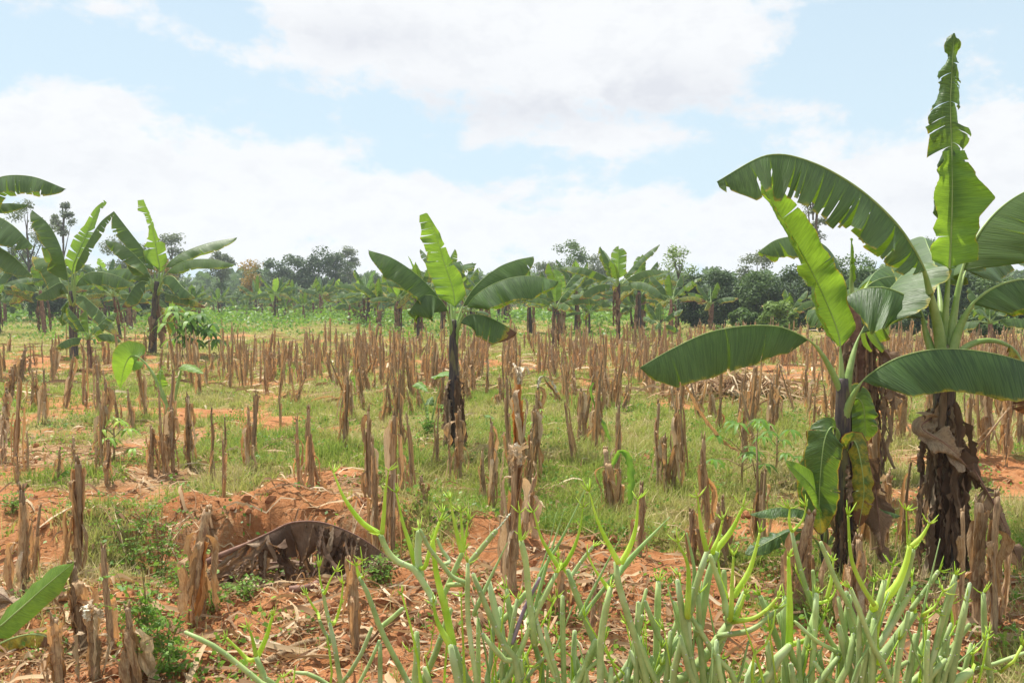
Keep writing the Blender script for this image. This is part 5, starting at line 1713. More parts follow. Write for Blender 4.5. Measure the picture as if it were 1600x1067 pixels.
M['green_blade'] = m_simple('maize_blade_green', (0.10, 0.22, 0.04), (0.20, 0.36, 0.07), 20, 0.5, (2, 2, .3), (0.35, 0.6, 0.06), 0.35)
_q = np.random.default_rng(91)
for (lab, H0, rz_, pi_), o in zip(NEAR_OUT, NEAR_OBJ):       # leaves only one stalk has
    def side(a, r, z):
        return np.array([math.cos(a - rz_) * r, math.sin(a - rz_) * r, z])
    if 'green' in lab and ('long green' in lab or 'green leaf' in lab and 'without' not in lab or 'green hanging' in lab) and 'shorter' not in lab and 'pressed' not in lab:
        pts = [side(0, .005, H0 * .8), side(-.3, .05, H0 * 1.0), side(-.3, .10, H0 * .9), side(-.3, .12, H0 * .55), side(-.3, .11, H0 * .25)]
        if 'long green' in lab:
            pts = [side(3, .01, H0 * 1.02), side(3, .03, H0 * .9), side(.2, .02, H0 * .6), side(0, .08, H0 * .35), side(0, .14, H0 * .1)]
        ribbon(pts, .045, _q, twist=.8, crump=.002).build('green_leaf', M['green_blade'], o)
    if 'arches down to the right' in lab and 'tall straight' not in lab:
        ribbon([side(0, .01, H0 * .95), side(0, .08, H0 * 1.0), side(0, .2, H0 * .75), side(0, .34, H0 * .5), side(0, .46, H0 * .4)], .03, _q, twist=1).build('dry_leaf', M['husk'], o)
    if 'hooked' in lab:
        ribbon([side(0, .01, H0 * .95), side(0, .05, H0 * 1.12), side(0, .14, H0 * 1.05), side(0, .2, H0 * .85)], .035, _q, twist=.5).build('dry_leaf', M['cut'], o)
    if 'splintered' in lab or 'frayed top' in lab or 'white curled' in lab:
        for _i in range(7):
            a = _q.uniform(0, 6.28)
            r_ = _q.uniform(.03, .09)
            ribbon([side(a, .012, H0 * .88), side(a, .02, H0 * 1.0), side(a, r_ * .7, H0 * 1.06), side(a, r_, H0 * _q.uniform(.92, 1.1))], _q.uniform(.015, .04), _q, twist=1.5, crump=.004).build('dry_leaf', M['cut' if _i % 2 else 'husk_pale'], o)

# ------------------------------------------------------------------ the succulent bushes in front (thick jointed stems, yellow-green shoots)
SU = []   # (plant, kind, [points], w0, w1)


def su(pl, kind, pts, w0, w1=None):
    SU.append((pl, kind, pts, w0, w0 if w1 is None else w1))


# plant 0: far left, low
su(0, 's', [(425, 1085), (408, 1067), (374, 1039), (336, 1010), (289, 987)], 13, 9)
su(0, 's', [(428, 1085), (417, 1067), (408, 1045), (400, 1025)], 14, 12)
su(0, 'y', [(388, 1030), (370, 1012), (354, 996)], 8, 4)
su(0, 'y', [(400, 1025), (395, 1000), (388, 979)], 8, 3)
su(0, 'y', [(403, 1025), (416, 995), (426, 961)], 10, 5)
su(0, 's', [(530, 1095), (506, 1067), (485, 1053), (460, 1050)], 11, 8)
su(0, 'y', [(460, 1053), (450, 1058), (443, 1057)], 5, 3)
# plant 1
su(1, 's', [(538, 1095), (532, 1067), (523, 1010), (515, 973)], 10, 9)
su(1, 's', [(515, 973), (509, 948), (504, 920)], 8, 6)
su(1, 'y', [(504, 922), (500, 905), (498, 886)], 4, 2)
su(1, 'y', [(508, 925), (516, 905), (524, 892)], 5, 2)
su(1, 'y', [(497, 958), (488, 945), (479, 929)], 5, 3)
su(1, 'y', [(523, 972), (532, 945), (536, 912)], 7, 3)
su(1, 's', [(520, 1005), (506, 985), (499, 968)], 8, 6)
su(1, 's', [(648, 1095), (637, 1065), (598, 990), (575, 928), (562, 902)], 14, 9)
su(1, 'y', [(563, 904), (559, 893), (557, 884)], 8, 4)
su(1, 'y', [(568, 900), (566, 888), (566, 875)], 5, 2)
su(1, 's', [(530, 1095), (540, 1062), (565, 1020), (581, 980)], 9, 8)
su(1, 'p', [(555, 1095), (562, 1067), (578, 1035), (593, 1000)], 10, 6)
su(1, 's', [(594, 1095), (594, 1067), (594, 1006)], 9, 9)
su(1, 's', [(598, 977), (615, 963), (630, 949)], 10, 8)
su(1, 'y', [(516, 1095), (519, 1060), (514, 1010)], 6, 4)
# plant 2: the tall curving one
su(2, 's', [(735, 1095), (728, 1067), (708, 1010)], 22, 18)
su(2, 'y', [(708, 1008), (695, 948), (682, 896), (676, 844)], 15, 8)
su(2, 'y', [(676, 846), (684, 822), (692, 801)], 8, 3)
su(2, 'y', [(704, 1008), (684, 972), (677, 942)], 12, 5)
su(2, 's', [(676, 935), (660, 908), (645, 888), (620, 876), (604, 858), (594, 834)], 13, 11)
su(2, 'y', [(593, 834), (565, 815), (538, 778), (521, 738)], 11, 3)
su(2, 'y', [(597, 834), (600, 800), (602, 769), (607, 735)], 9, 2.5)
su(2, 's', [(657, 900), (653, 866), (655, 828)], 15, 12)
su(2, 'y', [(650, 888), (640, 850), (630, 818), (619, 769)], 10, 3)
su(2, 'y', [(664, 885), (672, 857), (680, 835), (687, 814)], 8, 3)
su(2, 's', [(693, 930), (711, 889), (724, 860)], 11, 9)
su(2, 'y', [(721, 862), (712, 825), (703, 779)], 9, 3)
su(2, 'y', [(724, 862), (722, 830), (720, 800)], 7, 3)
su(2, 'y', [(724, 862), (728, 835), (732, 812)], 6, 2)
su(2, 's', [(727, 911), (706, 900), (688, 878), (669, 853), (656, 826)], 10, 7)
su(2, 's', [(702, 876), (690, 858), (683, 840)], 8, 5)
# plant 3
su(3, 's', [(745, 1095), (741, 1045), (731, 960), (731, 880)], 11, 9)
su(3, 's', [(733, 880), (755, 853), (776, 828)], 11, 10)
su(3, 'd', [(776, 828), (788, 814), (798, 801)], 3, 1.5)
su(3, 's', [(810, 1060), (783, 1000), (760, 948), (739, 896)], 15, 10)
su(3, 'p', [(742, 955), (765, 905), (793, 847)], 9, 1.5)
su(3, 'p', [(765, 1080), (758, 1020), (750, 975), (736, 931)], 9, 2)
su(3, 's', [(815, 1055), (786, 1029), (754, 990)], 13, 11)
su(3, 'y', [(663, 1095), (655, 1040), (642, 980), (628, 928)], 11, 3)
su(3, 'y', [(668, 1040), (673, 1015), (676, 990)], 6, 2)
su(3, 's', [(676, 1095), (670, 1062), (663, 1042)], 14, 12)
su(3, 'y', [(655, 1040), (646, 1028), (640, 1018)], 5, 2)
su(3, 's', [(720, 1095), (712, 1050), (704, 1008)], 16, 14)
su(3, 's', [(775, 1095), (800, 1050), (830, 975), (869, 896)], 13, 9)
# plant 4
su(4, 's', [(835, 1000), (826, 924), (822, 881), (814, 844)], 13, 11)
su(4, 'y', [(813, 846), (812, 825), (812, 801)], 8, 3)
su(4, 'p', [(820, 960), (844, 899), (881, 835), (919, 755)], 10, 1)
su(4, 'v', [(800, 1005), (820, 950), (844, 902)], 9, 6)
su(4, 'p', [(836, 950), (855, 880), (883, 792)], 7, 1)
su(4, 'p', [(825, 970), (842, 900), (858, 850), (869, 801)], 6, 1)
su(4, 'y', [(872, 884), (858, 862), (845, 838), (834, 800)], 10, 3)
su(4, 'y', [(884, 880), (899, 850), (907, 822), (911, 792)], 8, 2)
su(4, 'y', [(886, 895), (878, 884), (872, 872)], 9, 4)
su(4, 's', [(958, 1090), (949, 1065), (927, 1000), (903, 936), (887, 890)], 16, 11)
su(4, 's', [(830, 975), (841, 948), (858, 915), (871, 893)], 11, 9)
su(4, 's', [(875, 1085), (869, 1062), (847, 1000), (832, 948)], 13, 9)
su(4, 's', [(894, 897), (912, 872), (927, 853)], 8, 7)
su(4, 's', [(800, 1095), (790, 1030), (781, 948)], 13, 9)
su(4, 's', [(785, 1060), (795, 1010), (808, 936)], 12, 9)
su(4, 's', [(780, 975), (805, 948), (823, 924)], 12, 10)
su(4, 'y', [(804, 1085), (803, 1050), (803, 1010)], 8, 3)
su(4, 'y', [(795, 1060), (812, 1040), (835, 1040)], 5, 3)
su(4, 'y', [(895, 1050), (878, 1015), (869, 990)], 8, 3)
su(4, 's', [(896, 1095), (896, 1040), (898, 985)], 13, 11)
su(4, 'p', [(855, 1060), (870, 1010), (896, 945)], 9, 3)
su(4, 's', [(850, 1095), (845, 1040), (826, 980)], 12, 10)
su(4, 's', [(912, 1070), (930, 1040), (944, 1010)], 10, 8)
# plant 5
su(5, 'y', [(967, 880), (945, 838), (931, 805), (921, 768)], 11, 2)
su(5, 'y', [(970, 880), (985, 852), (994, 820), (997, 780)], 11, 3)
su(5, 'p', [(966, 895), (1001, 855), (1047, 807)], 14, 1.5)
su(5, 's', [(1010, 1090), (1001, 1025), (979, 955), (964, 902), (962, 878)], 17, 12)
su(5, 'p', [(905, 965), (935, 905), (956, 865), (979, 826)], 8, 1)
su(5, 'p', [(908, 965), (935, 930), (962, 896)], 9, 7)
su(5, 's', [(938, 1060), (942, 976), (954, 918)], 14, 13)
su(5, 's', [(1045, 1050), (1030, 1000), (1008, 939)], 12, 10)
su(5, 's', [(965, 1095), (991, 1062), (1050, 1012), (1070, 967), (1086, 912), (1102, 878)], 16, 11)
su(5, 'y', [(1008, 1070), (1007, 1046), (1005, 992)], 8, 4)
su(5, 'y', [(950, 918), (930, 890), (918, 866)], 8, 3)
su(5, 's', [(955, 1095), (955, 1043)], 11, 11)
su(5, 's', [(981, 1095), (981, 1043)], 12, 12)
su(5, 's', [(1000, 1095), (1030, 1050), (1048, 1000), (1060, 960)], 14, 9)
# plant 6
su(6, 'y', [(1074, 960), (1076, 920), (1074, 880), (1059, 847)], 11, 4)
su(6, 'p', [(1079, 950), (1085, 893), (1073, 832)], 11, 3)
su(6, 'y', [(1065, 960), (1064, 930), (1062, 899)], 7, 3)
su(6, 'y', [(1104, 860), (1096, 825), (1090, 777)], 10, 3)
su(6, 'y', [(1114, 860), (1124, 835), (1129, 812)], 9, 3)
su(6, 'y', [(1117, 862), (1143, 828), (1161, 792)], 12, 5)
su(6, 's', [(1050, 1095), (1062, 1013), (1077, 961), (1089, 910), (1106, 858)], 17, 12)
su(6, 'p', [(1092, 984), (1106, 904), (1120, 862)], 18, 11)
su(6, 'p', [(1110, 1090), (1103, 1050), (1083, 967)], 18, 8)
su(6, 's', [(1138, 967), (1130, 930), (1109, 866)], 12, 9)
su(6, 'y', [(1135, 930), (1126, 905), (1122, 875)], 7, 4)
su(6, 'y', [(1142, 963), (1144, 910), (1146, 869)], 9, 4)
su(6, 'y', [(1149, 966), (1158, 945), (1164, 928)], 11, 5)
su(6, 'y', [(1146, 932), (1169, 895), (1180, 862), (1187, 832)], 12, 4)
su(6, 'y', [(1150, 970), (1178, 965), (1200, 950), (1215, 933)], 11, 5)
su(6, 's', [(1128, 992), (1170, 985), (1200, 965), (1225, 944)], 11, 9)
su(6, 's', [(1050, 1090), (1066, 1065), (1112, 1013), (1141, 970)], 22, 18)
su(6, 's', [(1090, 1095), (1076, 1020), (1074, 955)], 16, 15)
su(6, 's', [(1115, 1095), (1118, 1040), (1120, 1000)], 15, 12)
su(6, 's', [(1135, 965), (1133, 945), (1131, 890)], 13, 10)
# plant 7
su(7, 'y', [(1175, 1055), (1190, 1020), (1206, 985), (1212, 950)], 13, 3)
su(7, 'y', [(1233, 1010), (1234, 950), (1232, 869)], 14, 6)
su(7, 'y', [(1238, 1006), (1262, 998), (1280, 980), (1290, 956)], 11, 4)
su(7, 's', [(1190, 1095), (1198, 1067), (1214, 1030), (1234, 1008)], 20, 17)
su(7, 's', [(1266, 1095), (1267, 1067), (1272, 1000), (1276, 927)], 15, 11)
su(7, 's', [(1315, 1040), (1300, 1005), (1273, 956), (1250, 887), (1236, 826)], 15, 8)
su(7, 'y', [(1236, 828), (1233, 812), (1234, 794)], 6, 3)
su(7, 'y', [(1240, 828), (1254, 812), (1260, 790)], 6, 2)
su(7, 'y', [(1273, 932), (1258, 918), (1247, 898)], 7, 3)
su(7, 'y', [(1292, 935), (1299, 905), (1302, 875)], 8, 3)
su(7, 'y', [(1288, 940), (1300, 932), (1306, 920)], 6, 3)
su(7, 's', [(1345, 1000), (1328, 950), (1305, 904), (1282, 846)], 12, 8)
su(7, 's', [(1312, 1020), (1275, 1000), (1241, 970)], 9, 7)
su(7, 's', [(1272, 960), (1272, 920), (1270, 890)], 8, 7)
su(7, 's', [(1262, 1095), (1279, 1067), (1310, 1026)], 14, 12)
su(7, 'y', [(1252, 1085), (1256, 1050), (1262, 1014)], 11, 4)
su(7, 's', [(1168, 1095), (1170, 1060), (1178, 1035)], 18, 15)
su(7, 'p', [(1150, 1095), (1158, 1050), (1170, 1000)], 10, 4)
su(7, 'p', [(1292, 1085), (1278, 1030), (1256, 950)], 7, 2)
su(7, 's', [(1230, 1095), (1226, 1060), (1226, 1030)], 12, 11)
# plant 8
su(8, 'y', [(1366, 945), (1345, 910), (1330, 870), (1325, 805)], 9, 4)
su(8, 'y', [(1368, 948), (1398, 918), (1414, 885), (1422, 852)], 16, 9)
su(8, 'y', [(1419, 855), (1417, 825), (1416, 797)], 5, 2)
su(8, 'y', [(1424, 853), (1440, 838), (1452, 818)], 9, 4)
su(8, 's', [(1385, 990), (1402, 945), (1416, 900), (1427, 858)], 14, 10)
su(8, 'y', [(1375, 942), (1386, 915), (1395, 884)], 8, 3)
su(8, 'y', [(1371, 1030), (1371, 985), (1382, 944)], 10, 5)
su(8, 'p', [(1410, 1095), (1421, 1060), (1441, 961), (1469, 841)], 18, 1.5)
su(8, 's', [(1360, 1060), (1385, 1018), (1406, 990), (1430, 955)], 20, 17)
su(8, 's', [(1372, 1010), (1400, 965), (1430, 915)], 13, 9)
su(8, 's', [(1425, 950), (1447, 920), (1467, 891)], 9, 8)
su(8, 'y', [(1446, 958), (1462, 945), (1473, 924)], 8, 3)
su(8, 'y', [(1444, 968), (1454, 962), (1462, 955)], 5, 3)
su(8, 'y', [(1429, 952), (1426, 930), (1425, 901)], 7, 3)
su(8, 's', [(1335, 1095), (1340, 1050), (1344, 950)], 13, 10)
su(8, 's', [(1350, 1095), (1350, 1050), (1350, 1020)], 13, 12)
su(8, 's', [(1340, 1020), (1352, 985), (1366, 945)], 15, 12)
su(8, 's', [(1310, 1090), (1325, 1040), (1334, 990)], 15, 12)
su(8, 's', [(1345, 1095), (1363, 1065), (1390, 1050), (1418, 1033)], 13, 10)
# plant 9
su(9, 's', [(1452, 1060), (1462, 1010), (1475, 955), (1493, 898)], 13, 10)
su(9, 's', [(1480, 1020), (1500, 995), (1516, 974)], 10, 9)
su(9, 's', [(1410, 1095), (1424, 1067), (1450, 1045), (1484, 1030)], 15, 12)
su(9, 's', [(1480, 1095), (1493, 1067), (1518, 1047)], 24, 19)
su(9, 'y', [(1518, 1050), (1550, 1052), (1578, 1040), (1597, 1008)], 12, 5)
su(9, 'y', [(1519, 1048), (1519, 1030), (1518, 1018)], 7, 4)
su(9, 'y', [(1522, 1020), (1532, 1010), (1538, 1000)], 5, 2)
su(9, 'p', [(1458, 1085), (1480, 1052), (1507, 1026), (1549, 986)], 11, 1.5)
su(9, 's', [(1475, 1055), (1510, 1048), (1545, 1040), (1605, 1018)], 10, 8)
su(9, 's', [(1458, 1060), (1470, 1020), (1486, 974)], 10, 8)
su(9, 'y', [(1487, 985), (1488, 965), (1484, 943)], 6, 3)
su(9, 's', [(1440, 1095), (1447, 1065), (1478, 1030)], 14, 11)

# the crowded lower part of the clump
_r = np.random.default_rng(55)
_cx = {2: 700, 3: 765, 4: 850, 5: 990, 6: 1090, 7: 1235, 8: 1370, 9: 1465}
for pl in _cx:
    for q in range(17 if pl > 3 else 6):
        xb = _cx[pl] + _r.normal(0, 42)
        yt = _r.uniform(905, 1045)
        dx_ = _r.normal(0, .27) * (1085 - yt) + (10 if q % 2 else -10)
        kd = 's' if _r.random() < .62 else ('y' if _r.random() < .6 else 'p')
        w_ = _r.uniform(10, 17) if kd == 's' else _r.uniform(7, 11)
        su(pl, kd, [(xb, 1095), (xb + dx_ * .45, (1095 + yt) / 2), (xb + dx_ * (1.0 + _r.normal(0, .12)), yt)], w_, w_ * .8 if kd == 's' else 2.5)

SUINFO = [(400, 2.25, 'low pale succulent lying to the left, apart from the rest'), (560, 2.2, 'thin-stemmed succulent left of the curved one, with small forked yellow tips'),
          (715, 2.1, 'succulent bush whose long yellow shoot curves up and left above the others'), (760, 2.0, 'succulent with a grey dry twig at the end of one stem'),
          (875, 2.05, 'succulent with thin pointed blades and one purple stem'), (990, 1.95, 'succulent with a wide V of yellow shoots on one upright stem'),
          (1075, 1.9, 'dense succulent bush with many yellow shoots over a thick slanting stem'), (1245, 1.95, 'succulent with one straight yellow spike topped by a star of leaflets'),
          (1370, 1.9, 'succulent with a tall flat pale green blade in front of the big banana'), (1480, 1.95, 'succulent at the lower right with a yellow shoot hooking up at its end')]
KMAT = {'s': 'succ', 'y': 'shoot', 'p': 'spear', 'd': 'succ_scar', 'v': 'spear_purple'}
M['spear_purple'] = m_simple('succulent_purple', (0.22, 0.15, 0.22), (0.33, 0.27, 0.30), 10, 0.5)
rgs = np.random.default_rng(77)
for pid, (rx, rd, lab) in enumerate(SUINFO):
    base = GD(rx, rd)
    root = empty('succulent_bush', base)
    tag(root, lab, 'succulent', 'succulent bushes in the foreground')
    segs = [q for q in SU if q[0] == pid]
    allp = [np.array(q[2], float) for q in segs]
    for si, (_, kind, pts, w0, w1) in enumerate(segs):
        pts = [tuple(map(float, q)) for q in pts]
        d = rd + ((si * 37) % 11 - 5) * .012
        p3 = [P(a, b, d) for a, b in pts]
        if pts[0][1] >= 1040:                       # goes on down to the root
            s_ = p3[0]
            g_ = base + np.array([rgs.normal(0, .035), rgs.normal(0, .035), -.03])
            p3 = [g_, g_ * .55 + s_ * .45 + [0, 0, .04], ] + p3
            w = [w0 * 1.25, w0 * 1.1] + list(np.linspace(w0, w1, len(pts)))
        else:
            best, bd = None, 1e9                    # joins the nearest stem of the same plant
            for sj, ap in enumerate(allp):
                if sj == si:
                    continue
                for a_, b_ in zip(ap[:-1], ap[1:]):
                    for f in np.linspace(0, 1, 6):
                        q = a_ * (1 - f) + b_ * f
                        dd = np.hypot(*(q - pts[0]))
                        if q[1] > pts[0][1] - 4 and dd < bd:
                            best, bd, bj = q, dd, sj
            w = list(np.linspace(w0, w1, len(pts)))
            if best is not None and 3 < bd < 130:
                dj = rd + ((bj * 37) % 11 - 5) * .012
                p3 = [P(best[0], best[1], dj)] + p3
                w = [w0 * .95] + w
        k = 26
        C = catmull(p3, k)
        ww = np.interp(np.linspace(0, 1, k), np.linspace(0, 1, len(w)), w) / FPX * d / 2 * .84
        L = np.linalg.norm(p3[-1] - p3[0])
        fl = np.linspace(0, 1, k)
        mb = MB()
        if kind in 'sd':
            ww = ww * (1 + .02 * np.sin(fl * 23 + si) + .012 * np.sin(fl * 51 + si))
            ww[-1] *= .75
            for jf in (rgs.uniform(.3, .45), rgs.uniform(.6, .8)):          # joints
                ww = ww * (1 - .07 * np.exp(-((fl - jf) / .02) ** 2))
            mb.tube(C - base, ww, 12, jit=.03)
            for jj in range(int(6 + L * 48)):     # pale leaf scars
                f = rgs.uniform(.1, .98)
                i = int(f * (k - 1))
                u = rgs.normal(0, 1, 3)
                u /= np.linalg.norm(u)
                c = C[i] - base
                mb.tube([c + u * ww[i] * .80, c + u * ww[i] * 1.10], [.0034, .0016], 6, mi=1)
            c = C[-1] - base
            mb.tube([c - (C[-1] - C[-2]) * .02, c + (C[-1] - C[-2]) * .06], [ww[-1] * .75, ww[-1] * .35], 9, mi=1)
            nm = 'stem'
        elif kind in 'pv':
            ww = ww * (1 - .0 * fl)
            # keeled blade: a flattened tube
            mb.tube(C - base, ww, 8)
            nm = 'blade'
        else:
            ww = ww * (1 + .25 * np.sin(np.clip(fl * 1.3, 0, 1) * np.pi) * .5)
            mb.tube(C - base, ww, 10, jit=.04)
            nm = 'shoot'
        o = mb.build(nm, [M[KMAT[kind]], M['succ_scar']], root)
        if kind == 'v':
            o['label'] = 'purple tinged stem'
        if kind == 'y' or (kind == 's' and pts[-1][1] < 940 and si % 2 == 0):
            lf = MB()
            T_ = C[-1] - C[-3]
            T_ /= np.linalg.norm(T_)
            nleaf = 5
            for j in range(nleaf + int(L * 16)):
                if j < nleaf:
                    c = C[-1] - base
                    f = 1
                else:
                    i = int(rgs.uniform(.25, .95) * (k - 1))
                    c = C[i] - base
                u = rgs.normal(0, 1, 3)
                u[1] *= .6
                u /= np.linalg.norm(u)
                dr = u * .9 + T_ * (.9 if j < nleaf else .25)
                dr /= np.linalg.norm(dr)
                ln = rgs.uniform(.010, .030) * (1 if j < nleaf else .6)
                lf.tube([c, c + dr * ln * .5, c + dr * ln + np.array([0, 0, .2 * ln])], [.0014, .0016, .0005], 5)
            lf.build('foliage', M['shoot'], o)

# ------------------------------------------------------------------ the dug pit: fallen dead banana leaf, cut stem pieces
bD = G(440, 885)
D_ = empty('dead_banana_leaf', bD)
tag(D_, 'large dead brown banana leaf arched over the dug pit', 'dead leaf')
dD = bD[1]
px_leaf(D_, dD, [(318, 878, -.05), (345, 865, -.03), (385, 848, 0), (420, 832, .02), (455, 816, .04), (500, 815, .06), (545, 830, .06), (580, 850, .04), (612, 874, .0)], 60, s0=.22, hint=(0, .0, 1), fold=(66, 72), droop=25, tears=(12, 10), gap=.16,
        mat='leaf_dead', r0=.02, r1=.008, dead=True, seed=300, wave=.02, segrand=36, missing=.16, sweep=.05, name='blade', prof=([0, .1, .3, .6, .85, 1], [.1, .75, 1, 1, .8, .2]))
_rr = np.random.default_rng(12)
for _k in range(44):
    _f = _rr.uniform(.18, .98)
    _mx = np.interp(_f, [0, .25, .5, .75, 1], [330, 400, 458, 530, 606])
    _my = np.interp(_f, [0, .25, .5, .75, 1], [872, 842, 816, 825, 868])
    _tp = P(_mx, _my, dD + .04) - bD
    _h = max(.06, _tp[2] + .22) * _rr.uniform(.25, .8)
    _o = _rr.normal(0, .13, 2)
    ribbon([_tp, _tp + [_o[0] * .3, _o[1] * .6, -_h * .3], _tp + [_o[0], _o[1], -_h * .65], _tp + [_o[0] * 1.4, _o[1] * 1.6, -_h * _rr.uniform(.7, .95)]], _rr.uniform(.012, .04), _rr, crump=.007).build('blade_strip', M['leaf_dead'], D_)
for _k in range(46):                  # more crumpled dry leaf lying in the heap
    _a = G(_rr.uniform(320, 600), _rr.uniform(862, 915))
    if _a[1] > PIT[1] + .45:
        continue
    _d = _rr.normal(0, 1, 2) * [.28, .12]
    _z = _rr.uniform(.01, .10)
    _pp = [_a + [0, 0, .01], _a + [_d[0] * .35, _d[1] * .35, _z], _a + [_d[0] * .7, _d[1] * .7, _z * .8], _a + [_d[0], _d[1], .01]]
    ribbon(np.array(_pp) - bD, _rr.uniform(.02, .08), _rr, crump=.012).build('blade_strip', M['leaf_dead'], D_)
bD2 = G(430, 905)
o2 = empty('dead_banana_leaf', bD2)
tag(o2, 'flat dry banana leaf stalk lying across the pit under the arched one', 'dead leaf')
px_leaf(o2, bD2[1], [(322, 872, .1), (380, 880, .05), (450, 878, .02), (520, 884, 0), (600, 880, 0)], 12, s0=.1, hint=(0, -.5, 1), fold=(20, 20), droop=30, tears=4, mat='leaf_dead', r0=.012, r1=.006, dead=True, seed=301, wave=.01, name='blade')
for i, (pts, r_, lb, mt) in enumerate([([(322, 905, 0), (360, 902, 0), (432, 890, 0)], .028, 'yellowish cut banana stem lying in the dug pit', 'husk_pale'), ([(555, 905, 0), (640, 920, 0), (760, 935, 0)], .010, 'long thin dry stalk lying right of the pit', 'husk_pale'),
                                     ([(452, 925, 0), (480, 922, 0), (500, 914, 0)], .018, 'dark rotting banana stem piece under the arched dead leaf', 'midrib_dead'), ([(150, 905, 0), (120, 935, 0), (60, 950, 0)], .016, 'dry stalk lying behind the young banana leaf', 'husk'),
                                     ([(590, 1000, 0), (480, 1010, 0), (420, 1045, 0)], .016, 'brown husk stalk lying in the bare soil at lower left', 'husk'), ([(540, 880, 0), (600, 850, 0), (700, 868, 0)], .012, 'dry stalk lying behind the curved succulent shoot', 'husk_pale'),
                                     ([(1118, 622, 0), (1150, 626, 0), (1180, 629, 0)], .05, 'pale grey stick lying in front of the brown heap in the stubble', 'cut'), ([(850, 940, 0), (1000, 948, 0), (1100, 935, 0)], .012, 'long dry stalk lying on the red soil behind the V of yellow shoots', 'husk_pale')]):
    p3 = np.array([G(a, b) + [0, 0, r_ * .9] for a, b, _ in pts])
    org = p3[0].copy()
    mb = MB()
    C = catmull(p3 - org, 18)
    mb.tube(C, r_ * (1 + .15 * np.exp(-((np.linspace(0, 1, 18) * 3 % 1 - .5) / .1) ** 2)), 9, jit=.1)
    o = mb.build('fallen_stalk', M[mt])
    o.location = tuple(org)
    tag(o, lb, 'fallen stalk')

# young banana leaf at the lower left corner (its plant stands just outside the picture)
bY = G(-75, 1010)
Y_ = banana('young banana plant at the lower left corner with one fresh green leaf and one browning', bY, group='young banana suckers')
dY = bY[1]
stem_px(Y_, dY, -75, 1010, -70, 985, .04, .03, sheaths=2, seed=81)
px_leaf(Y_, dY, [(-72, 1010, 0), (-50, 1000, 0), (-10, 985, -.02), (30, 952, -.05), (75, 912, -.08), (116, 878, -.12)], 25, s0=.25, mat='leaf_young', hint=(.1, -.9, .6), fold=(10, 18), droop=20, tears=(0, 1), seed=302, r0=.014, r1=.006, wave=.004)
px_leaf(Y_, dY, [(-72, 1015, 0), (-20, 1012, -.05), (20, 996, -.1), (55, 990, -.12), (90, 1000, -.14)], 22, s0=.4, mat='leaf', hint=(0, -.4, 1), fold=(50, 40), droop=30, tears=(2, 2), seed=303, r0=.012, r1=.006, dry=.42, drytip=.3)
px_leaf(Y_, dY, [(-72, 1000, 0), (-60, 960, .05), (-40, 930, .1), (-5, 925, .1), (25, 945, .1)], 26, s0=.2, mat='leaf_dead', hint=(0, -.4, 1), fold=(50, 40), droop=30, tears=(2, 2), seed=304, r0=.012, dead=True, name='dead_leaf')


# ------------------------------------------------------------------ small crops and weeds
def taro(px, by, items, label, stemw=.012, cat='taro plant'):
    base = G(px, by)
    d = base[1]
    root = empty('taro_plant', base)
    tag(root, label, cat)
    for i, (pl, w, mt, hint, fold) in enumerate(items):
        px_leaf(root, d, pl, w, s0=.62, mat=mt, hint=hint, fold=fold, droop=20, tears=0, seed=400 + px + i, r0=stemw, r1=stemw * .3, wave=.008, prof=([0, .08, .25, .5, .8, 1], [.45, .95, 1, .8, .4, .05]), sweep=-.15, n=40)
    return root


taro(262, 655, [([(264, 655, 0), (255, 620, 0), (240, 585, 0), (222, 562, 0), (205, 556, 0), (194, 575, 0), (188, 606, 0)], 26, 'leaf_young', (.7, -.6, .4), (0, 20)),
                ([(266, 655, 0), (272, 620, 0), (280, 588, 0), (286, 570, -.02), (300, 574, -.15), (318, 584, -.3)], 13, 'leaf_young', (0, -.3, 1), (15, 15)),
                ([(262, 655, 0), (258, 625, 0), (252, 605, 0), (250, 590, 0), (252, 575, .05)], 10, 'leaf_young', (0, -1, .2), (10, 10))], 'young taro plant on the left with one broad leaf turned sideways', .03)
taro(672, 668, [([(672, 668, 0), (680, 630, 0), (688, 600, 0), (686, 584, 0), (700, 582, -.1), (712, 590, -.25)], 18, 'leaf_young', (0, -.25, 1), (10, 10)),
                ([(670, 668, 0), (664, 635, 0), (656, 612, 0), (650, 598, 0), (660, 604, -.1), (668, 612, -.2)], 10, 'leaf_young', (-.2, -.3, 1), (10, 10)),
                ([(672, 668, 0), (668, 640, 0), (672, 625, .1), (676, 620, .2)], 9, 'leaf', (0, -.3, 1), (20, 20))], 'small taro plant with shield-like leaf just left of the central banana stem', .012)
taro(762, 480 + 190, [([(762, 670, 0), (760, 655, 0), (756, 648, 0), (765, 650, -.05), (772, 655, -.1)], 6, 'leaf_young', (0, -.3, 1), (10, 10))], 'tiny broad-leaved seedling right of the central banana stem', .008, 'seedling')


def palmate(root, top, n=7, L=.16, w=.022, mat='weed', rg=rg, z=(.2, .8), tilt=.0):
    mb = MB()
    for j in range(n):
        a = 6.28 * j / n + rg.normal(0, .15)
        m_ = 7
        s_ = np.linspace(0, 1, m_)
        dr = np.array([math.cos(a), math.sin(a), 0])
        sd_ = np.array([-math.sin(a), math.cos(a), 0])
        c = top + s_[:, None] * L * dr + np.array([0, 0, 1]) * ((.15 * s_ - .75 * s_ ** 2) * L)[:, None]
        ww = w * np.sin(np.pi * (s_ * .86 + .1)) ** .8
        V = np.stack([c - sd_ * ww[:, None], c + [0, 0, -.003], c + sd_ * ww[:, None]], 1)
        ST = np.zeros((m_, 3, 3))
        ST[..., 2] = rg.uniform(*z)
        mb.grid(V, ST)
    return mb.build('leaf', M[mat], root)


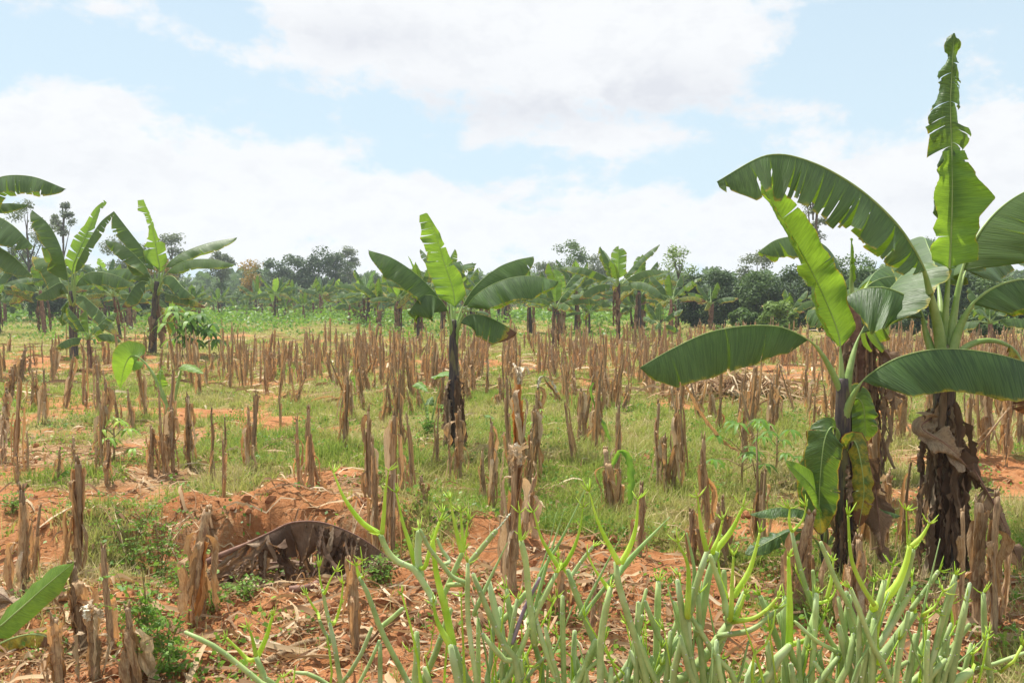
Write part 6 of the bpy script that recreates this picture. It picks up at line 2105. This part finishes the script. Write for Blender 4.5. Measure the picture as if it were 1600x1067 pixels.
def cassava(px, by, ty, spread, nl, label, L=.16, name='cassava_plant', cat='cassava plant', z=(.2, .8), stem='stem'):
    base = G(px, by)
    d = base[1]
    root = empty(name, base)
    tag(root, label, cat)
    H = P(px, ty, d)[2] - base[2]
    rg = np.random.default_rng(px)
    mb = MB()
    tops = []
    for j in range(nl):
        f = .35 + .65 * j / max(1, nl - 1)
        a = j * 2.4
        r = spread / FPX * d * (1.1 - f * .6) * rg.uniform(.7, 1.1)
        tp = np.array([math.cos(a) * r, math.sin(a) * r, H * min(1, f + rg.uniform(-.05, .1))])
        st_ = np.array([0, 0, H * f * .8])
        mb.tube([st_, (st_ + tp) / 2 + [0, 0, .03], tp], [.004, .0035, .002], 5)
        tops.append(tp)
    mb.tube([(0, 0, -.03), (.01, 0, H * .5), (0, 0, H * .85)], [.012, .009, .005], 7)
    mb.build('stem', M[stem], root)
    for tp in tops:
        palmate(root, tp, L=L * rg.uniform(.7, 1.15), w=L * .14, rg=rg, z=z)
    return root


cassava(1158, 770, 650, 60, 9, 'small cassava plant with drooping fingered leaves left of the front banana stem', .12, z=(.3, .7))
cassava(1212, 745, 665, 50, 7, 'pale young cassava plant between the stubble and the front banana stem', .11, z=(.3, .7))
cassava(1180, 850, 660, 18, 3, 'thin leggy weed stem rising by the pair of stalks near the low banana leaf', .05, 'tall_weed', 'weed')
cassava(178, 720, 655, 34, 7, 'yellow-green young cassava in the straw on the left', .13, z=(.8, 1))
cassava(310, 562, 490, 34, 12, 'papaya-like plant with dark fingered leaves right of the taller left banana', .42, 'papaya_plant', 'papaya plant', z=(0, .35))
cassava(285, 560, 478, 30, 10, 'bright leafy papaya-like plant at the foot of the taller left banana', .42, 'papaya_plant', 'papaya plant', z=(.4, .9))
cassava(130, 545, 500, 20, 6, 'small leafy plant at the foot of the slender left banana', .3, 'leafy_plant', 'plant', z=(.3, .9))
cassava(430, 500, 478, 22, 6, 'low leafy plant at the far edge of the stubble', .5, 'leafy_plant', 'plant', z=(.3, .7))
cassava(840, 700, 640, 18, 4, 'small yellow-green weed right of the orange stalk', .06, 'tall_weed', 'weed', z=(.8, 1))


def forb(px, by, ty, wpx, n, label, ls=.028, stems=5, z=(0, .9)):
    """leafy weed: thin branching stems with many paired leaflets"""
    base = G(px, by)
    d = base[1]
    root = empty('leafy_weed', base)
    tag(root, label, 'weed', 'leafy weeds at the lower left')
    rg = np.random.default_rng(px * 3)
    H = P(px, ty, d)[2] - base[2]
    Wd = wpx / FPX * d / 2
    mb, lf = MB(), MB()
    Cs = []
    for j in range(stems):
        a = rg.uniform(0, 6.28)
        r = Wd * rg.uniform(.1, .9)
        tp = np.array([math.cos(a) * r, math.sin(a) * r, H * rg.uniform(.6, 1)])
        C = catmull([(0, 0, -.02), tp * [.3, .3, .5] + [0, 0, .02], tp], 14)
        mb.tube(C, np.linspace(.0035, .0012, 14), 5)
        for q in range(9):
            i = int(rg.integers(3, 14))
            dr = rg.normal(0, 1, 3) * [1, 1, .35]
            dr /= np.linalg.norm(dr)
            Lp = rg.uniform(.05, .13)
            e = C[i] + dr * Lp
            mb.tube([C[i], (C[i] + e) / 2 + [0, 0, .01], e], [.0014, .001, .0006], 4)
            for f in np.linspace(.3, 1, 6):
                sd_ = np.cross(dr, [0, 0, 1])
                for sg in (-1, 1):
                    Cs.append(C[i] + dr * Lp * f + sd_ * sg * .014)
    leaflets(lf, np.array(Cs)[RNG.random(len(Cs)) < .62], ls * .8, zlo=.35 + .6 * z[0], zhi=z[1], aspect=.55, up=.8)
    mb.build('stem', M['weed_stem'], root)
    lf.build('leaves', M['weed'], root)


M['weed_stem'] = m_simple('weed_stem', (0.16, 0.11, 0.05), (0.24, 0.26, 0.08), 20, 0.6)
forb(232, 1045, 860, 110, 0, 'largest leafy weed at the lower left with a reddish stem', stems=8, ls=.034)
forb(262, 1062, 960, 90, 0, 'leafy weed low in the corner right of the largest one', stems=7, ls=.034)
forb(205, 860, 775, 130, 0, 'feathery weed left of the pit', stems=9)
forb(250, 840, 790, 120, 0, 'feathery weed hanging over the left rim of the pit', stems=9)
forb(160, 850, 790, 90, 0, 'low feathery weed behind the near left stumps', stems=7)
forb(285, 930, 868, 100, 0, 'weed with small round leaves climbing the stout stump before the pit', stems=6)
forb(505, 900, 870, 60, 0, 'small clover-leaved weed under the arched dead leaf', stems=5)
forb(450, 905, 880, 40, 0, 'tiny weed inside the pit', stems=4)
forb(385, 935, 900, 70, 0, 'small green weed on the near rim of the pit', stems=5)
forb(330, 950, 915, 60, 0, 'small weed at the foot of the stout stump', stems=5)
forb(595, 905, 865, 50, 0, 'small weed beyond the thin-stemmed succulent', stems=5)
forb(1505, 900, 830, 110, 0, 'dark leafy weed at the foot of the big banana plant', stems=8, z=(0, .5))
forb(1440, 880, 840, 80, 0, 'weed with tiny leaves left of the big banana foot', stems=6, z=(0, .5))
forb(20, 800, 770, 60, 0, 'pale low weed at the left edge', stems=6)
forb(668, 690, 640, 30, 0, 'leafy weed tuft at the left foot of the central banana', stems=6, ls=.045)
forb(700, 660, 625, 26, 0, 'pale weed close behind the central banana stem', stems=6, ls=.045)


# ------------------------------------------------------------------ undergrowth under the far bananas
mb = MB()
rg = np.random.default_rng(31)
nu = 90000
d_ = 33 + rg.random(nu) ** .9 * 62
px_ = rg.uniform(-300, 1900, nu)
x_ = (px_ - 800) / FPX * d_
k = (fbm(x_, d_, .22, 3) > .47 - .12 * sst(d_, 60, 90)) | (d_ > 84)
x_, d_ = x_[k], d_[k]
hh = .15 + 2.4 * np.clip(fbm(x_ + 9, d_, .3, 3) - .35, 0, 1) ** 1.0 * sst(d_, 33, 50)
C = np.stack([x_, d_, gh(x_, d_) + rg.random(len(x_)) * hh], 1)
leaflets(mb, C, .0042 * d_, zlo=.0, zhi=.9, aspect=.55, clump=fbm(x_, d_, .8, 2), up=.6)
tag(mb.build('undergrowth', M['weed']), 'low green undergrowth beneath the distant banana plants', 'undergrowth', kind='stuff')

# ------------------------------------------------------------------ air
hz_ = MB()
lo, hi, yr = -1.6, 17.0, 440.0
vv = np.array([(x, y, z) for x in (-yr, yr) for y in (-yr, yr) for z in (lo, hi)], float)
hz_.raw(vv, np.array([(0, 1, 3, 2), (4, 6, 7, 5), (0, 4, 5, 1), (2, 3, 7, 6), (0, 2, 6, 4), (1, 5, 7, 3)]))
m, t, out = newmat('air_haze')
pv = t.add('ShaderNodeVolumePrincipled')
pv.inputs['Color'].default_value = (0.86, 0.93, 1.0, 1)
pv.inputs['Density'].default_value = 0.0009
pv.inputs['Anisotropy'].default_value = 0.2
t.l.new(pv.outputs[0], out.inputs['Volume'])
tag(hz_.build('haze', m, smooth=False), kind='stuff')

# filler succulent stems low in the clump
